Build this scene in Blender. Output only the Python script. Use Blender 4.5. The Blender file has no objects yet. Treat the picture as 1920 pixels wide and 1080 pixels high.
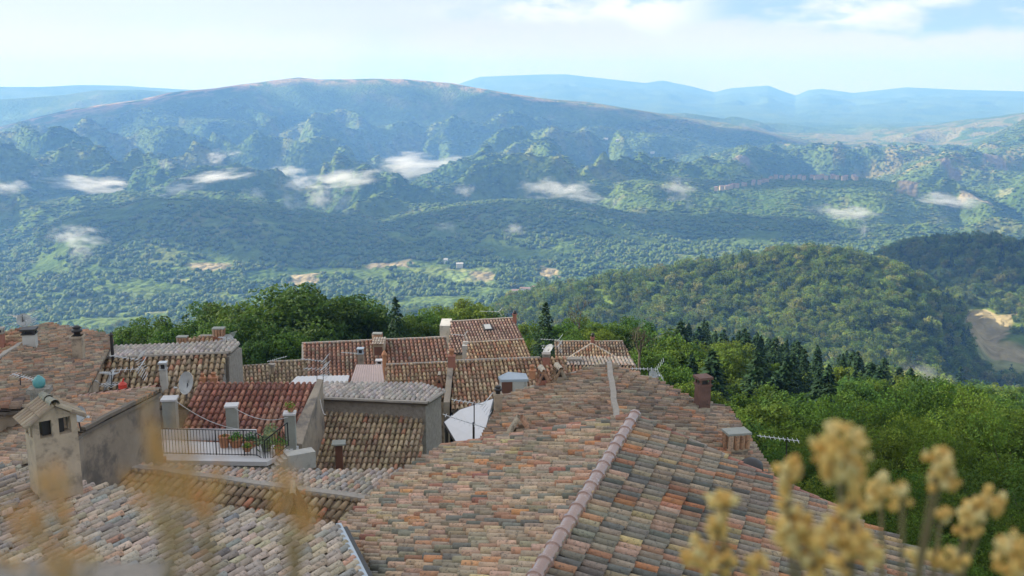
import bpy, math, random
import numpy as np
from mathutils import Vector
R = math.radians
random.seed(7); rng = np.random.default_rng(7)
SC = bpy.context.scene; COL = SC.collection

# ------------------------------------------------------------------ camera
F = 1900.0; HORIZON = 150.0
TH = math.atan((540 - HORIZON) / F)
cam = bpy.data.cameras.new('camera'); camo = bpy.data.objects.new('camera', cam); COL.objects.link(camo)
camo.location = (0, 0, 0); camo.rotation_euler = (math.pi / 2 - TH, 0, 0)
cam.sensor_width = 36; cam.lens = 36 * F / 1920; cam.clip_start = 0.05; cam.clip_end = 90000
cam.dof.use_dof = True; cam.dof.focus_distance = 36; cam.dof.aperture_fstop = 4.2
SC.camera = camo

# ------------------------------------------------------------------ light
SUN_AZ, SUN_EL = R(-72), R(27)          # azimuth from +Y towards +X
sl = bpy.data.lights.new('sun', 'SUN'); so = bpy.data.objects.new('sun', sl); COL.objects.link(so)
sl.energy = 6.5; sl.angle = R(0.6); sl.color = (1.0, 0.93, 0.82)
sd = Vector((math.sin(SUN_AZ) * math.cos(SUN_EL), math.cos(SUN_AZ) * math.cos(SUN_EL), math.sin(SUN_EL)))
so.rotation_euler = sd.to_track_quat('Z', 'Y').to_euler(); so.location = (-30, 40, 60)
SC.view_settings.view_transform = 'Standard'; SC.view_settings.look = 'None'
SC.view_settings.exposure = 0.8; SC.view_settings.gamma = 1
SC.cycles.use_denoising = True
SC.cycles.volume_bounces = 1; SC.cycles.max_bounces = 6; SC.cycles.transparent_max_bounces = 24
SC.cycles.volume_step_rate = 1.0; SC.cycles.volume_max_steps = 256

class NT:
    """tiny node helper"""
    def __init__(s, tree): s.t = tree; s.n = tree.nodes; s.l = tree.links
    def new(s, typ, **kw):
        n = s.n.new(typ)
        for k, v in kw.items():
            if k.startswith('i_'):
                key = k[2:]; key = int(key) if key.isdigit() else key.replace('_', ' ')
                n.inputs[key].default_value = v
            else: setattr(n, k, v)
        return n
    def link(s, a, b): s.l.new(a, b)
    def math(s, op, a, b=None, clamp=False):
        n = s.n.new('ShaderNodeMath'); n.operation = op; n.use_clamp = clamp
        for i, v in enumerate((a, b)):
            if v is None: continue
            if isinstance(v, (int, float)): n.inputs[i].default_value = v
            else: s.l.new(v, n.inputs[i])
        return n.outputs[0]
    def mix(s, fac, a, b, blend='MIX'):
        n = s.n.new('ShaderNodeMix'); n.data_type = 'RGBA'; n.blend_type = blend
        for sock, v in ((n.inputs[0], fac), (n.inputs[6], a), (n.inputs[7], b)):
            if isinstance(v, (int, float)): sock.default_value = v
            elif isinstance(v, tuple): sock.default_value = (*v, 1)[:4]
            else: s.l.new(v, sock)
        return n.outputs[2]
    def smooth(s, v, lo, hi):
        n = s.n.new('ShaderNodeMapRange'); n.interpolation_type = 'SMOOTHSTEP'
        s.l.new(v, n.inputs[0]); n.inputs[1].default_value = lo; n.inputs[2].default_value = hi
        return n.outputs[0]

w = bpy.data.worlds.new('World'); SC.world = w; w.use_nodes = True
N = NT(w.node_tree); N.n.clear()
out = N.new('ShaderNodeOutputWorld'); bg = N.new('ShaderNodeBackground'); bg.inputs[1].default_value = 0.075
sky = N.new('ShaderNodeTexSky', sky_type='NISHITA', sun_disc=False, sun_elevation=SUN_EL, sun_rotation=SUN_AZ)
sky.air_density = 1.2; sky.dust_density = 2.0
tc = N.new('ShaderNodeTexCoord'); sx = N.new('ShaderNodeSeparateXYZ'); N.link(tc.outputs['Generated'], sx.inputs[0])
Z = sx.outputs[2]; AZ = N.math('ARCTAN2', sx.outputs[0], sx.outputs[1])
cmb = N.new('ShaderNodeCombineXYZ'); N.link(AZ, cmb.inputs[0]); N.link(N.math('MULTIPLY', Z, 2.6), cmb.inputs[1])
def wn(scale, detail, off, rough=.55):
    m = N.new('ShaderNodeMapping'); m.inputs['Location'].default_value = off; N.link(cmb.outputs[0], m.inputs[0])
    n = N.new('ShaderNodeTexNoise'); n.inputs['Scale'].default_value = scale; n.inputs['Detail'].default_value = detail
    n.inputs['Roughness'].default_value = rough; N.link(m.outputs[0], n.inputs[0]); return n.outputs[0]
veil = N.mix(N.smooth(Z, 0.0, .085), (9.8, 8.6, 7.9), (6.5, 7.0, 7.5))
veil = N.mix(N.smooth(wn(5, 6, (3, 1, 0)), .45, .75), veil, (6.9, 7.4, 7.7))
base = N.mix(0.86, sky.outputs[0], veil)
edge = N.math('ADD', N.math('MULTIPLY', AZ, -0.028), N.math('MULTIPLY', wn(9, 5, (0, 4, 1)), .05))
lowb = N.smooth(N.math('SUBTRACT', Z, edge), .0205, .034)
azm = N.smooth(AZ, -.13, .06)
cl = N.math('MULTIPLY', N.math('MULTIPLY', lowb, azm), N.smooth(wn(10, 8, (1, 2, 5), .6), .30, .56))
ccol = N.mix(N.smooth(wn(12, 5, (7, 3, 2)), .5, .62), (8.9, 8.8, 8.6), (5.0, 6.2, 7.4))
blue = N.math('MULTIPLY', N.smooth(AZ, .14, .22), N.smooth(wn(9, 4, (2, 8, 4)), .36, .56))
ccol = N.mix(blue, ccol, (3.6, 5.2, 7.4))
fin = N.mix(N.math('MULTIPLY', cl, .93), base, ccol)
fin = N.mix(N.smooth(Z, .12, .5), fin, N.mix(N.smooth(wn(2.2, 6, (0, 0, 0)), .35, .65), (3.6, 4.6, 6.0), (8.4, 8.4, 8.4)))
N.link(fin, bg.inputs[0]); N.link(bg.outputs[0], out.inputs[0])

# ------------------------------------------------------------------ picking helpers (pixel of the photograph -> point)
def ray(px, py):
    x = (px - 960) / F; y = -(py - 540) / F
    return Vector((x, math.cos(TH) + y * math.sin(TH), -math.sin(TH) + y * math.cos(TH)))
def at_z(px, py, z): d = ray(px, py); return d * (z / d.z)
def at_y(px, py, Y): d = ray(px, py); return d * (Y / d.y)
def proj(p):
    f = Vector((0, math.cos(TH), -math.sin(TH))); u = Vector((0, math.sin(TH), math.cos(TH)))
    d = p.dot(f); return (960 + F * p.x / d, 540 - F * p.dot(u) / d)

# ------------------------------------------------------------------ tags
def tag(o, label=None, cat=None, group=None, kind=None):
    if label: o['label'] = label
    if cat: o['category'] = cat
    if group: o['group'] = group
    if kind: o['kind'] = kind
    return o
def empty(name, loc, label, cat, group=None):
    o = bpy.data.objects.new(name, None); COL.objects.link(o); o.location = loc; o.empty_display_size = .3
    return tag(o, label, cat, group)
def root_loc(o):
    v = Vector((0, 0, 0))
    while o: v = v + o.location; o = o.parent
    return v

# ------------------------------------------------------------------ mesh builder
class MB:
    def __init__(s): s.v = []; s.f = []; s.c = []; s.m = []; s.n = 0
    def add(s, verts, faces, col=(1, 1, 1), mi=0):
        verts = np.asarray([tuple(v) for v in verts] if not isinstance(verts, np.ndarray) else verts, dtype=float).reshape(-1, 3)
        s.v.append(verts); 
        for f in faces: s.f.append(tuple(i + s.n for i in f)); s.m.append(mi)
        c = np.asarray(col, float)
        s.c.append(np.tile(c, (len(verts), 1)) if c.ndim == 1 else c); s.n += len(verts)
    def box(s, c, size, rz=0.0, col=(1, 1, 1), mi=0, top=1.0):
        c = Vector(c); hx, hy, hz = [a / 2 for a in size]; cs, sn = math.cos(rz), math.sin(rz); vs = []
        for k, z in ((1, -hz), (top, hz)):
            for x, y in ((-hx, -hy), (hx, -hy), (hx, hy), (-hx, hy)):
                x *= k; y *= k; vs.append((c.x + x * cs - y * sn, c.y + x * sn + y * cs, c.z + z))
        s.add(vs, [(3, 2, 1, 0), (4, 5, 6, 7), (0, 1, 5, 4), (1, 2, 6, 5), (2, 3, 7, 6), (3, 0, 4, 7)], col, mi)
    def tube(s, p, q, r0, r1=None, n=6, col=(1, 1, 1), mi=0, caps=True):
        p = Vector(p); q = Vector(q); r1 = r0 if r1 is None else r1
        d = (q - p).normalized(); a = d.orthogonal().normalized(); b = d.cross(a); vs = []
        for c, r in ((p, r0), (q, r1)):
            for k in range(n):
                t = 2 * math.pi * k / n; vs.append(c + a * (r * math.cos(t)) + b * (r * math.sin(t)))
        fs = [(k, (k + 1) % n, n + (k + 1) % n, n + k) for k in range(n)]
        if caps: fs += [tuple(range(n))[::-1], tuple(range(n, 2 * n))]
        s.add(vs, fs, col, mi)
    def lathe(s, c, prof, n=12, col=(1, 1, 1), mi=0, ax=None):
        c = Vector(c); vs = []
        if ax is None: A, B, D = Vector((1, 0, 0)), Vector((0, 1, 0)), Vector((0, 0, 1))
        else: D = Vector(ax).normalized(); A = D.orthogonal().normalized(); B = D.cross(A)
        for r, z in prof:
            for k in range(n):
                t = 2 * math.pi * k / n; vs.append(c + A * (r * math.cos(t)) + B * (r * math.sin(t)) + D * z)
        fs = [(j * n + k, j * n + (k + 1) % n, (j + 1) * n + (k + 1) % n, (j + 1) * n + k) for j in range(len(prof) - 1) for k in range(n)]
        s.add(vs, fs, col, mi)
    def blob(s, c, r, seed=0, col=(1, 1, 1), mi=0, amp=.15, n=8, m=5):
        c = Vector(c); rr = random.Random(seed); vs = []
        r = r if isinstance(r, (tuple, list)) else (r, r, r)
        for j in range(m + 1):
            ph = math.pi * j / m
            for k in range(n):
                t = 2 * math.pi * k / n; q = 1 + amp * (rr.random() - .5) * 2 * (0 < j < m)
                vs.append((c.x + r[0] * q * math.sin(ph) * math.cos(t), c.y + r[1] * q * math.sin(ph) * math.sin(t), c.z + r[2] * q * math.cos(ph)))
        s.add(vs, [(j * n + k, (j + 1) * n + k, (j + 1) * n + (k + 1) % n, j * n + (k + 1) % n) for j in range(m) for k in range(n)], col, mi)
    def prism(s, top, bot, col=(1, 1, 1), mi=0):
        n = len(top)
        s.add(list(top) + list(bot), [tuple(range(n)), tuple(range(2 * n - 1, n - 1, -1))] +
              [(k, n + k, n + (k + 1) % n, (k + 1) % n) for k in range(n)], col, mi)
    def build(s, name, mats, parent=None, smooth=False, origin=None):
        me = bpy.data.meshes.new(name)
        V = np.concatenate(s.v); org = root_loc(parent) if parent else (Vector(origin) if origin is not None else Vector((0, 0, 0)))
        V = V - np.array(org)
        me.from_pydata(V.tolist(), [], s.f)
        ca = me.color_attributes.new('Col', 'FLOAT_COLOR', 'POINT')
        C = np.ones((len(V), 4)); C[:, :3] = np.concatenate(s.c); ca.data.foreach_set('color', C.ravel())
        for m in (mats if isinstance(mats, (list, tuple)) else [mats]): me.materials.append(m)
        me.polygons.foreach_set('material_index', s.m)
        if smooth: me.polygons.foreach_set('use_smooth', [True] * len(s.f))
        me.update()
        o = bpy.data.objects.new(name, me); COL.objects.link(o)
        if parent: o.parent = parent
        else: o.location = org
        return o

def fast_mesh(name, V, Q, C=None, mat=None, smooth=False, link=True):
    """V (n,3), Q (m,4) quads, C (n,3)"""
    me = bpy.data.meshes.new(name); n, m = len(V), len(Q)
    me.vertices.add(n); me.vertices.foreach_set('co', np.asarray(V, np.float32).ravel())
    me.loops.add(m * 4); me.loops.foreach_set('vertex_index', np.asarray(Q, np.int32).ravel())
    me.polygons.add(m); me.polygons.foreach_set('loop_start', np.arange(0, m * 4, 4, dtype=np.int32))
    me.polygons.foreach_set('loop_total', np.full(m, 4, np.int32))
    if smooth: me.polygons.foreach_set('use_smooth', np.ones(m, bool))
    me.update(calc_edges=True)
    if C is not None:
        ca = me.color_attributes.new('Col', 'FLOAT_COLOR', 'POINT')
        CC = np.ones((n, 4), np.float32); CC[:, :3] = C; ca.data.foreach_set('color', CC.ravel())
    if mat: me.materials.append(mat)
    if not link: return me
    o = bpy.data.objects.new(name, me); COL.objects.link(o); return o

# ------------------------------------------------------------------ materials
def mat(name, col=(.5, .5, .5), rough=.85, var=.3, scale=3.0, bump=.3, vc=False, metal=0.0, dist=.02, spot=None, spot_scale=6, spot_th=(.55, .7), coat=0, trans=None):
    m = bpy.data.materials.new(name); m.use_nodes = True; n = NT(m.node_tree); n.n.clear()
    o = n.new('ShaderNodeOutputMaterial'); b = n.new('ShaderNodeBsdfPrincipled')
    g = n.new('ShaderNodeTexCoord'); P = g.outputs['Object']
    def nz(sc, det=5, ro=.6):
        t = n.new('ShaderNodeTexNoise'); t.inputs['Scale'].default_value = sc; t.inputs['Detail'].default_value = det
        t.inputs['Roughness'].default_value = ro; n.link(P, t.inputs[0]); return t.outputs[0]
    if vc: a = n.new('ShaderNodeAttribute', attribute_name='Col'); c = a.outputs[0]
    else: c = n.mix(0.0, col, col)
    k = n.math('ADD', n.math('MULTIPLY', nz(scale), 2 * var), 1 - var)
    kc = n.new('ShaderNodeCombineXYZ'); [n.link(k, kc.inputs[i]) for i in range(3)]
    c = n.mix(1.0, c, kc.outputs[0], 'MULTIPLY')
    if spot: c = n.mix(n.math('MULTIPLY', n.smooth(nz(spot_scale, 6, .7), *spot_th), .75), c, spot)
    n.link(c, b.inputs['Base Color']); b.inputs['Roughness'].default_value = rough; b.inputs['Metallic'].default_value = metal
    b.inputs['Coat Weight'].default_value = coat
    if bump:
        bp = n.new('ShaderNodeBump'); bp.inputs['Strength'].default_value = bump; bp.inputs['Distance'].default_value = dist
        n.link(nz(scale * 6, 4), bp.inputs['Height']); n.link(bp.outputs[0], b.inputs['Normal'])
    if trans:
        tr = n.new('ShaderNodeBsdfTranslucent'); n.link(c, tr.inputs[0]); mx = n.new('ShaderNodeMixShader'); mx.inputs[0].default_value = trans
        n.link(b.outputs[0], mx.inputs[1]); n.link(tr.outputs[0], mx.inputs[2]); n.link(mx.outputs[0], o.inputs[0])
    else: n.link(b.outputs[0], o.inputs[0])
    return m
M = {}
M['tile'] = mat('roof_tile', vc=True, var=.5, scale=7, bump=.9, spot=(.10, .09, .075), spot_scale=17, spot_th=(.52, .64))
M['tile_moss'] = mat('mossy_roof_tile', vc=True, var=.4, scale=5, bump=.6, spot=(.36, .31, .20), spot_scale=7, spot_th=(.52, .66))
M['deck'] = mat('mortar_bed', (.16, .13, .10), var=.3, scale=4)
M['mortar'] = mat('pale_mortar', (.36, .31, .26), var=.3, scale=6, bump=.8, spot=(.2, .18, .15), spot_scale=5)
M['plaster'] = mat('aged_plaster', (.44, .34, .24), var=.4, scale=2.5, bump=.7, spot=(.20, .16, .12), spot_scale=2.6, spot_th=(.5, .66))
M['plaster_grey'] = mat('grey_render', (.33, .265, .20), var=.45, scale=1.1, bump=.8, spot=(.10, .09, .085), spot_scale=.9, spot_th=(.45, .65))
M['plaster_pale'] = mat('pale_render', (.52, .49, .44), var=.25, scale=2, bump=.4, spot=(.28, .26, .23), spot_scale=3)
M['stone'] = mat('rubble_stone', (.36, .31, .26), var=.5, scale=5, bump=1.0, dist=.06, spot=(.12, .11, .09), spot_scale=7)
M['concrete'] = mat('concrete', (.33, .33, .29), var=.2, scale=3, bump=.4, spot=(.25, .25, .22), spot_scale=4)
M['sooty_brick'] = mat('sooty_brick', (.17, .09, .07), var=.5, scale=4, bump=.7, spot=(.05, .045, .04), spot_scale=3)
M['brick'] = mat('brick', (.36, .15, .10), var=.35, scale=6, bump=.7, spot=(.2, .12, .1), spot_scale=6)
M['terra'] = mat('terracotta', (.50, .23, .12), var=.3, scale=5, bump=.4, spot=(.3, .2, .14), spot_scale=8)
M['brown_roof'] = mat('far_tiled_roof', (.26, .16, .12), var=.3, bump=0)
M['glazed'] = mat('glazed_ridge', (.31, .18, .135), rough=.28, var=.2, scale=3, bump=.25, coat=.5, spot=(.5, .4, .36), spot_scale=6)
M['dark'] = mat('sooty_metal', (.035, .03, .028), rough=.5, var=.2, bump=.1)
M['rust'] = mat('rusty_metal', (.16, .07, .045), rough=.6, var=.4)
M['iron'] = mat('black_iron', (.02, .02, .022), rough=.45, var=.1, bump=0)
M['alu'] = mat('aluminium', (.62, .62, .62), rough=.4, var=.1, bump=0, metal=.5)
M['dish'] = mat('dish_grey', (.45, .45, .44), rough=.6, var=.15, bump=0)
M['white'] = mat('white_paint', (.66, .63, .62), var=.1, scale=3, bump=.15)
M['pinkish'] = mat('pinkish_panel', (.50, .38, .34), var=.15, scale=2, bump=.1)
M['bluemetal'] = mat('blue_grey_sheet', (.42, .47, .52), rough=.45, var=.15, bump=.1)
M['teal'] = mat('teal_glaze', (.10, .32, .32), rough=.4, var=.3, scale=6)
M['redplastic'] = mat('red_plastic', (.55, .05, .03), rough=.5, var=.1, bump=0)
M['leaf_pot'] = mat('pot_plant_leaves', vc=True, var=.4, scale=9, bump=0, trans=.3)
M['dry'] = mat('dry_straw', vc=True, var=.25, scale=60, bump=0, trans=.4)
M['bark'] = mat('bark', (.11, .085, .06), var=.4, scale=4, bump=.8)
M['glass'] = mat('window_glass', (.08, .09, .10), rough=.1, var=.1, bump=0)
M['wood'] = mat('dark_wood', (.12, .075, .05), var=.4, scale=6)

def leaf_mat(name, cols, trans=.35, hv=.5):
    m = bpy.data.materials.new(name); m.use_nodes = True; n = NT(m.node_tree); n.n.clear()
    o = n.new('ShaderNodeOutputMaterial'); d = n.new('ShaderNodeBsdfPrincipled'); d.inputs['Roughness'].default_value = .75
    d.inputs['Specular IOR Level'].default_value = .15
    a = n.new('ShaderNodeAttribute', attribute_name='Col'); oi = n.new('ShaderNodeObjectInfo')
    cr = n.new('ShaderNodeValToRGB'); cr.color_ramp.interpolation = 'LINEAR'
    while len(cr.color_ramp.elements) < len(cols): cr.color_ramp.elements.new(.5)
    for i, c in enumerate(cols): cr.color_ramp.elements[i].position = i / (len(cols) - 1); cr.color_ramp.elements[i].color = (*c, 1)
    n.link(oi.outputs['Random'], cr.inputs[0])
    c = n.mix(1.0, cr.outputs[0], a.outputs[0], 'MULTIPLY')
    n.link(c, d.inputs['Base Color']); tr = n.new('ShaderNodeBsdfTranslucent'); n.link(c, tr.inputs[0])
    mx = n.new('ShaderNodeMixShader'); mx.inputs[0].default_value = trans
    n.link(d.outputs[0], mx.inputs[1]); n.link(tr.outputs[0], mx.inputs[2]); n.link(mx.outputs[0], o.inputs[0]); return m
M['leaf'] = leaf_mat('broad_leaves', [(.045, .10, .015), (.10, .155, .02), (.055, .115, .022), (.14, .19, .026), (.035, .08, .016)], .4)
M['leaf_dark'] = leaf_mat('deep_green_leaves', [(.03, .075, .012), (.055, .105, .016), (.04, .085, .018), (.075, .12, .02)], .35)
M['leaf_sunny'] = leaf_mat('small_leaves', [(.05, .105, .014), (.12, .18, .02), (.07, .13, .022), (.16, .21, .026)], .4)
M['leaf_far'] = leaf_mat('far_leaves', [(.09, .145, .022), (.14, .20, .03), (.19, .235, .04), (.075, .13, .028), (.24, .24, .065)], .45)
M['leaf_wood'] = leaf_mat('distant_canopy', [(.08, .135, .022), (.11, .17, .028), (.13, .175, .032), (.075, .13, .028), (.16, .18, .045)], .25)
M['needle'] = leaf_mat('needles', [(.018, .045, .020), (.028, .06, .022)], .12)

# ------------------------------------------------------------------ noise + terrain height
_perm = np.random.default_rng(3).permutation(4096)
def vnoise(x, y):
    xi = np.floor(x).astype(np.int64); yi = np.floor(y).astype(np.int64); xf = x - xi; yf = y - yi
    def g(i, j):
        h = _perm[(_perm[i & 4095] + j) & 4095] * (2 * np.pi / 4096); return np.cos(h), np.sin(h)
    def d(i, j, a, b): gx, gy = g(xi + i, yi + j); return gx * a + gy * b
    u = xf * xf * xf * (xf * (xf * 6 - 15) + 10); v = yf * yf * yf * (yf * (yf * 6 - 15) + 10)
    n00 = d(0, 0, xf, yf); n10 = d(1, 0, xf - 1, yf); n01 = d(0, 1, xf, yf - 1); n11 = d(1, 1, xf - 1, yf - 1)
    return ((n00 * (1 - u) + n10 * u) * (1 - v) + (n01 * (1 - u) + n11 * u) * v) * 1.5
def fbm(x, y, o=5, p=.5):
    a = 1; s = 0 * x
    for k in range(o): s = s + a * vnoise(x * 2 ** k + 17.3 * k, y * 2 ** k - 9.1 * k); a *= p
    return s
def ridged(x, y, o=5, p=.5):
    a = 1; s = 0 * x; w = 1
    for k in range(o):
        r = 1 - np.abs(vnoise(x * 2 ** k + 31.7 * k, y * 2 ** k + 11.9 * k)) * 1.6; r = r * r
        s = s + a * r * w; w = np.clip(r * 1.4, 0, 1); a *= p
    return s / 1.9
def knolls(x, y, o=3, p=.33):
    a = 1; s = 0 * x; t = 0
    for k in range(o):
        n = vnoise(x * 2.1 ** k + 31.7 * k, y * 2.1 ** k + 11.9 * k); s = s + a * (1 - np.sqrt(n * n + .012) * 1.5); t += a; a *= p
    return s / t
def sst(x, a, b): t = np.clip((x - a) / (b - a), 0, 1); return t * t * (3 - 2 * t)
def sil(pts):
    A = []; T = []
    for p in pts:
        d = ray(p[0], p[1]); A.append(math.atan2(d.x, d.y)); T.append(d.z / math.hypot(d.x, d.y))
    return np.array(A), np.array(T)
# crest line in the photograph, distance, front width, back width, base height, ruggedness
HILLS = [
 ([(-300, 200), (700, 200), (820, 172), (870, 153), (900, 143), (1000, 139), (1060, 138), (1120, 145), (1210, 155), (1242, 150), (1290, 160), (1340, 173), (1372, 164), (1440, 160), (1470, 172), (1492, 180), (1515, 169), (1540, 166), (1600, 175), (1700, 163), (1800, 168), (1920, 170), (2300, 175)], 15000, 3200, 5000, -350, 60),
 ([(-400, 165), (0, 161), (70, 162), (150, 158), (240, 160), (300, 164), (420, 170), (600, 190), (800, 230)], 10500, 1500, 2500, -350, 40),
 ([(-400, 200), (0, 184), (60, 180), (120, 176), (180, 168), (260, 167), (330, 172), (430, 190), (600, 230)], 7600, 900, 1200, -350, 50),
 ([(-500, 300), (-100, 252), (0, 236), (60, 222), (130, 205), (250, 187), (320, 172), (400, 164), (480, 153), (560, 144), (600, 148), (640, 147), (700, 145), (760, 147), (850, 155), (930, 169), (1010, 182), (1100, 191), (1250, 211), (1400, 234), (1500, 259), (1570, 287), (1610, 310), (1700, 360)], 5500, 820, 1500, -420, 115),
 ([(1380, 330), (1480, 300), (1560, 262), (1650, 247), (1750, 236), (1850, 221), (1920, 210), (2300, 190)], 6200, 900, 1500, -400, 60),
 ([(1660, 340), (1760, 302), (1820, 272), (1870, 248), (1920, 222), (2300, 180)], 4700, 600, 900, -400, 50),
 ([(1560, 345), (1660, 322), (1760, 315), (1850, 302), (1920, 286), (2300, 260)], 3900, 400, 600, -400, 25),
 ([(1000, 345), (1100, 322), (1200, 326), (1300, 335), (1420, 341), (1500, 328), (1600, 329), (1660, 340), (1720, 362), (1790, 396), (1850, 430), (1960, 480)], 3000, 420, 420, -400, 28),
 ([(-300, 380), (-100, 380), (0, 392), (70, 376), (170, 362), (250, 352), (330, 372), (420, 420)], 2750, 260, 300, -400, 25),
 ([(60, 430), (160, 395), (280, 368), (400, 372), (520, 390), (640, 404), (720, 432), (790, 480)], 2350, 330, 300, -400, 28),
 ([(560, 395), (640, 370), (720, 345), (800, 330), (880, 345), (960, 395)], 3000, 270, 300, -400, 25),
 ([(700, 420), (780, 402), (860, 385), (950, 372), (1050, 374), (1150, 394), (1250, 422), (1320, 455), (1380, 500)], 2400, 350, 300, -400, 30),
 ([(900, 590), (980, 560), (1050, 540), (1150, 512), (1250, 500), (1350, 491), (1450, 480), (1530, 472), (1600, 480), (1680, 508), (1750, 550), (1800, 600), (1840, 660), (1880, 720)], 880, 190, 260, -260, 10),
 ([(1560, 520), (1640, 482), (1700, 463), (1780, 446), (1860, 439), (1920, 452), (2000, 470), (2200, 520)], 1250, 230, 300, -280, 12),
]
HS = [(sil(h[0]), *h[1:]) for h in HILLS]
_rr = np.log([1, 8, 25, 45, 75, 110, 150, 250, 400, 600, 900, 1300, 1700, 2300, 4500, 9000, 60000])
_zc = [-14, -15, -17.5, -21, -27.5, -37, -55, -90, -140, -205, -270, -320, -350, -350, -300, -340, -350]
_zr = [-14, -16, -20, -26, -34, -44, -57, -80, -120, -180, -250, -310, -340, -345, -300, -340, -350]
def height(x, y):
    r = np.maximum(np.hypot(x, y), 1.0); az = np.arctan2(x, y)
    lr = np.log(r); k = sst(az, .04, .22)
    z = np.interp(lr, _rr, _zc) * (1 - k) + np.interp(lr, _rr, _zr) * k
    # foothills
    wx = x + 160 * fbm(x / 700, y / 700, 3); wy = y + 160 * fbm(x / 700 + 9, y / 700 + 5, 3)
    m = sst(r, 2250, 2900) * (1 - sst(r, 4300, 5400)) * (1 - .55 * sst(az, .02, .2) )
    z = z + m * (60 * fbm(x / 1300, y / 1300, 2) + 760 * knolls(wx / 740, wy / 560, 4, .34) - 485 + 10 * fbm(x / 90, y / 90, 3))
    z = z + sst(r, 1500, 2300) * 8 * fbm(x / 300, y / 300, 4) + sst(r, 120, 400) * 4 * fbm(x / 70, y / 70, 3)
    zz = z
    for (A, T), D, wn_, wf, base, rug in HS:
        zc = np.interp(az, A, T) * D - (9 if D < 2000 else 6)
        fade = sst(az, A[0] - .03, A[0] + .02) * (1 - sst(az, A[-1] - .02, A[-1] + .03))
        rr = r + wn_ * .28 * fbm(x / (wn_ * 1.3), y / (wn_ * 1.3), 3)
        dr = rr - D; q = np.where(dr < 0, -dr / wn_, dr / wf)
        g = np.exp(-q ** 1.55)
        gul = 1.3 * knolls(wx / (rug * 10), wy / (rug * 14), 4) - .8
        gf = g * fade
        h = z + (zc - z) * gf + gul * rug * 1.25 * np.clip(q * 1.8, .10, 1) * np.clip(gf * 2, 0, 1) - (1 - np.clip(gf * 8, 0, 1)) * 60
        s = 12 if D < 2000 else 25
        df = np.clip(.5 + .5 * (h - zz) / s, 0, 1); zz = zz * (1 - df) + h * df + s * df * (1 - df) * .5
    return zz

def terr_hit(px, py, r0=60, r1=25000):
    d = ray(px, py); hd = math.hypot(d.x, d.y); d = d / hd
    rr = np.exp(np.linspace(math.log(r0), math.log(r1), 6000)); zt = height(d.x * rr, d.y * rr); below = d.z * rr < zt
    if not below.any(): return None
    i = int(np.argmax(below)); return Vector((d.x * rr[i], d.y * rr[i], float(zt[i])))

# fields: ellipses on the ground (pixel centre, half width m, half depth m, colour)
FIELDS = []
STRAW = (.27, .22, .12); PALE = (.20, .21, .09); GRASS = (.15, .20, .07); ROSE = (.20, .16, .10)
for px, py, a, b, c in [(885, 517, 48, 60, PALE), (905, 519, 26, 30, STRAW), (858, 518, 24, 40, GRASS), (570, 525, 34, 60, STRAW), (1030, 510, 24, 60, STRAW),
      (720, 498, 60, 34, STRAW), (390, 500, 50, 28, STRAW), (300, 585, 30, 18, PALE), (340, 526, 24, 22, PALE), (30, 595, 40, 14, STRAW),
      (985, 550, 34, 16, ROSE), (1830, 592, 16, 20, STRAW), (1850, 625, 22, 40, STRAW), (1870, 665, 32, 46, STRAW), (1880, 690, 26, 30, PALE), (1890, 740, 24, 12, STRAW),
      (500, 420, 20, 20, GRASS), 
      (1390, 295, 40, 30, ROSE), (1870, 300, 50, 24, ROSE), (1780, 318, 40, 20, ROSE), (1700, 345, 30, 40, ROSE), (1830, 372, 40, 30, STRAW), (1890, 360, 40, 30, PALE)]:
    h = terr_hit(px, py)
    if h is not None: FIELDS.append((h.x, h.y, a * (.8 if px < 1700 else 1), b * (.8 if px < 1700 else 1), c))

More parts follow.
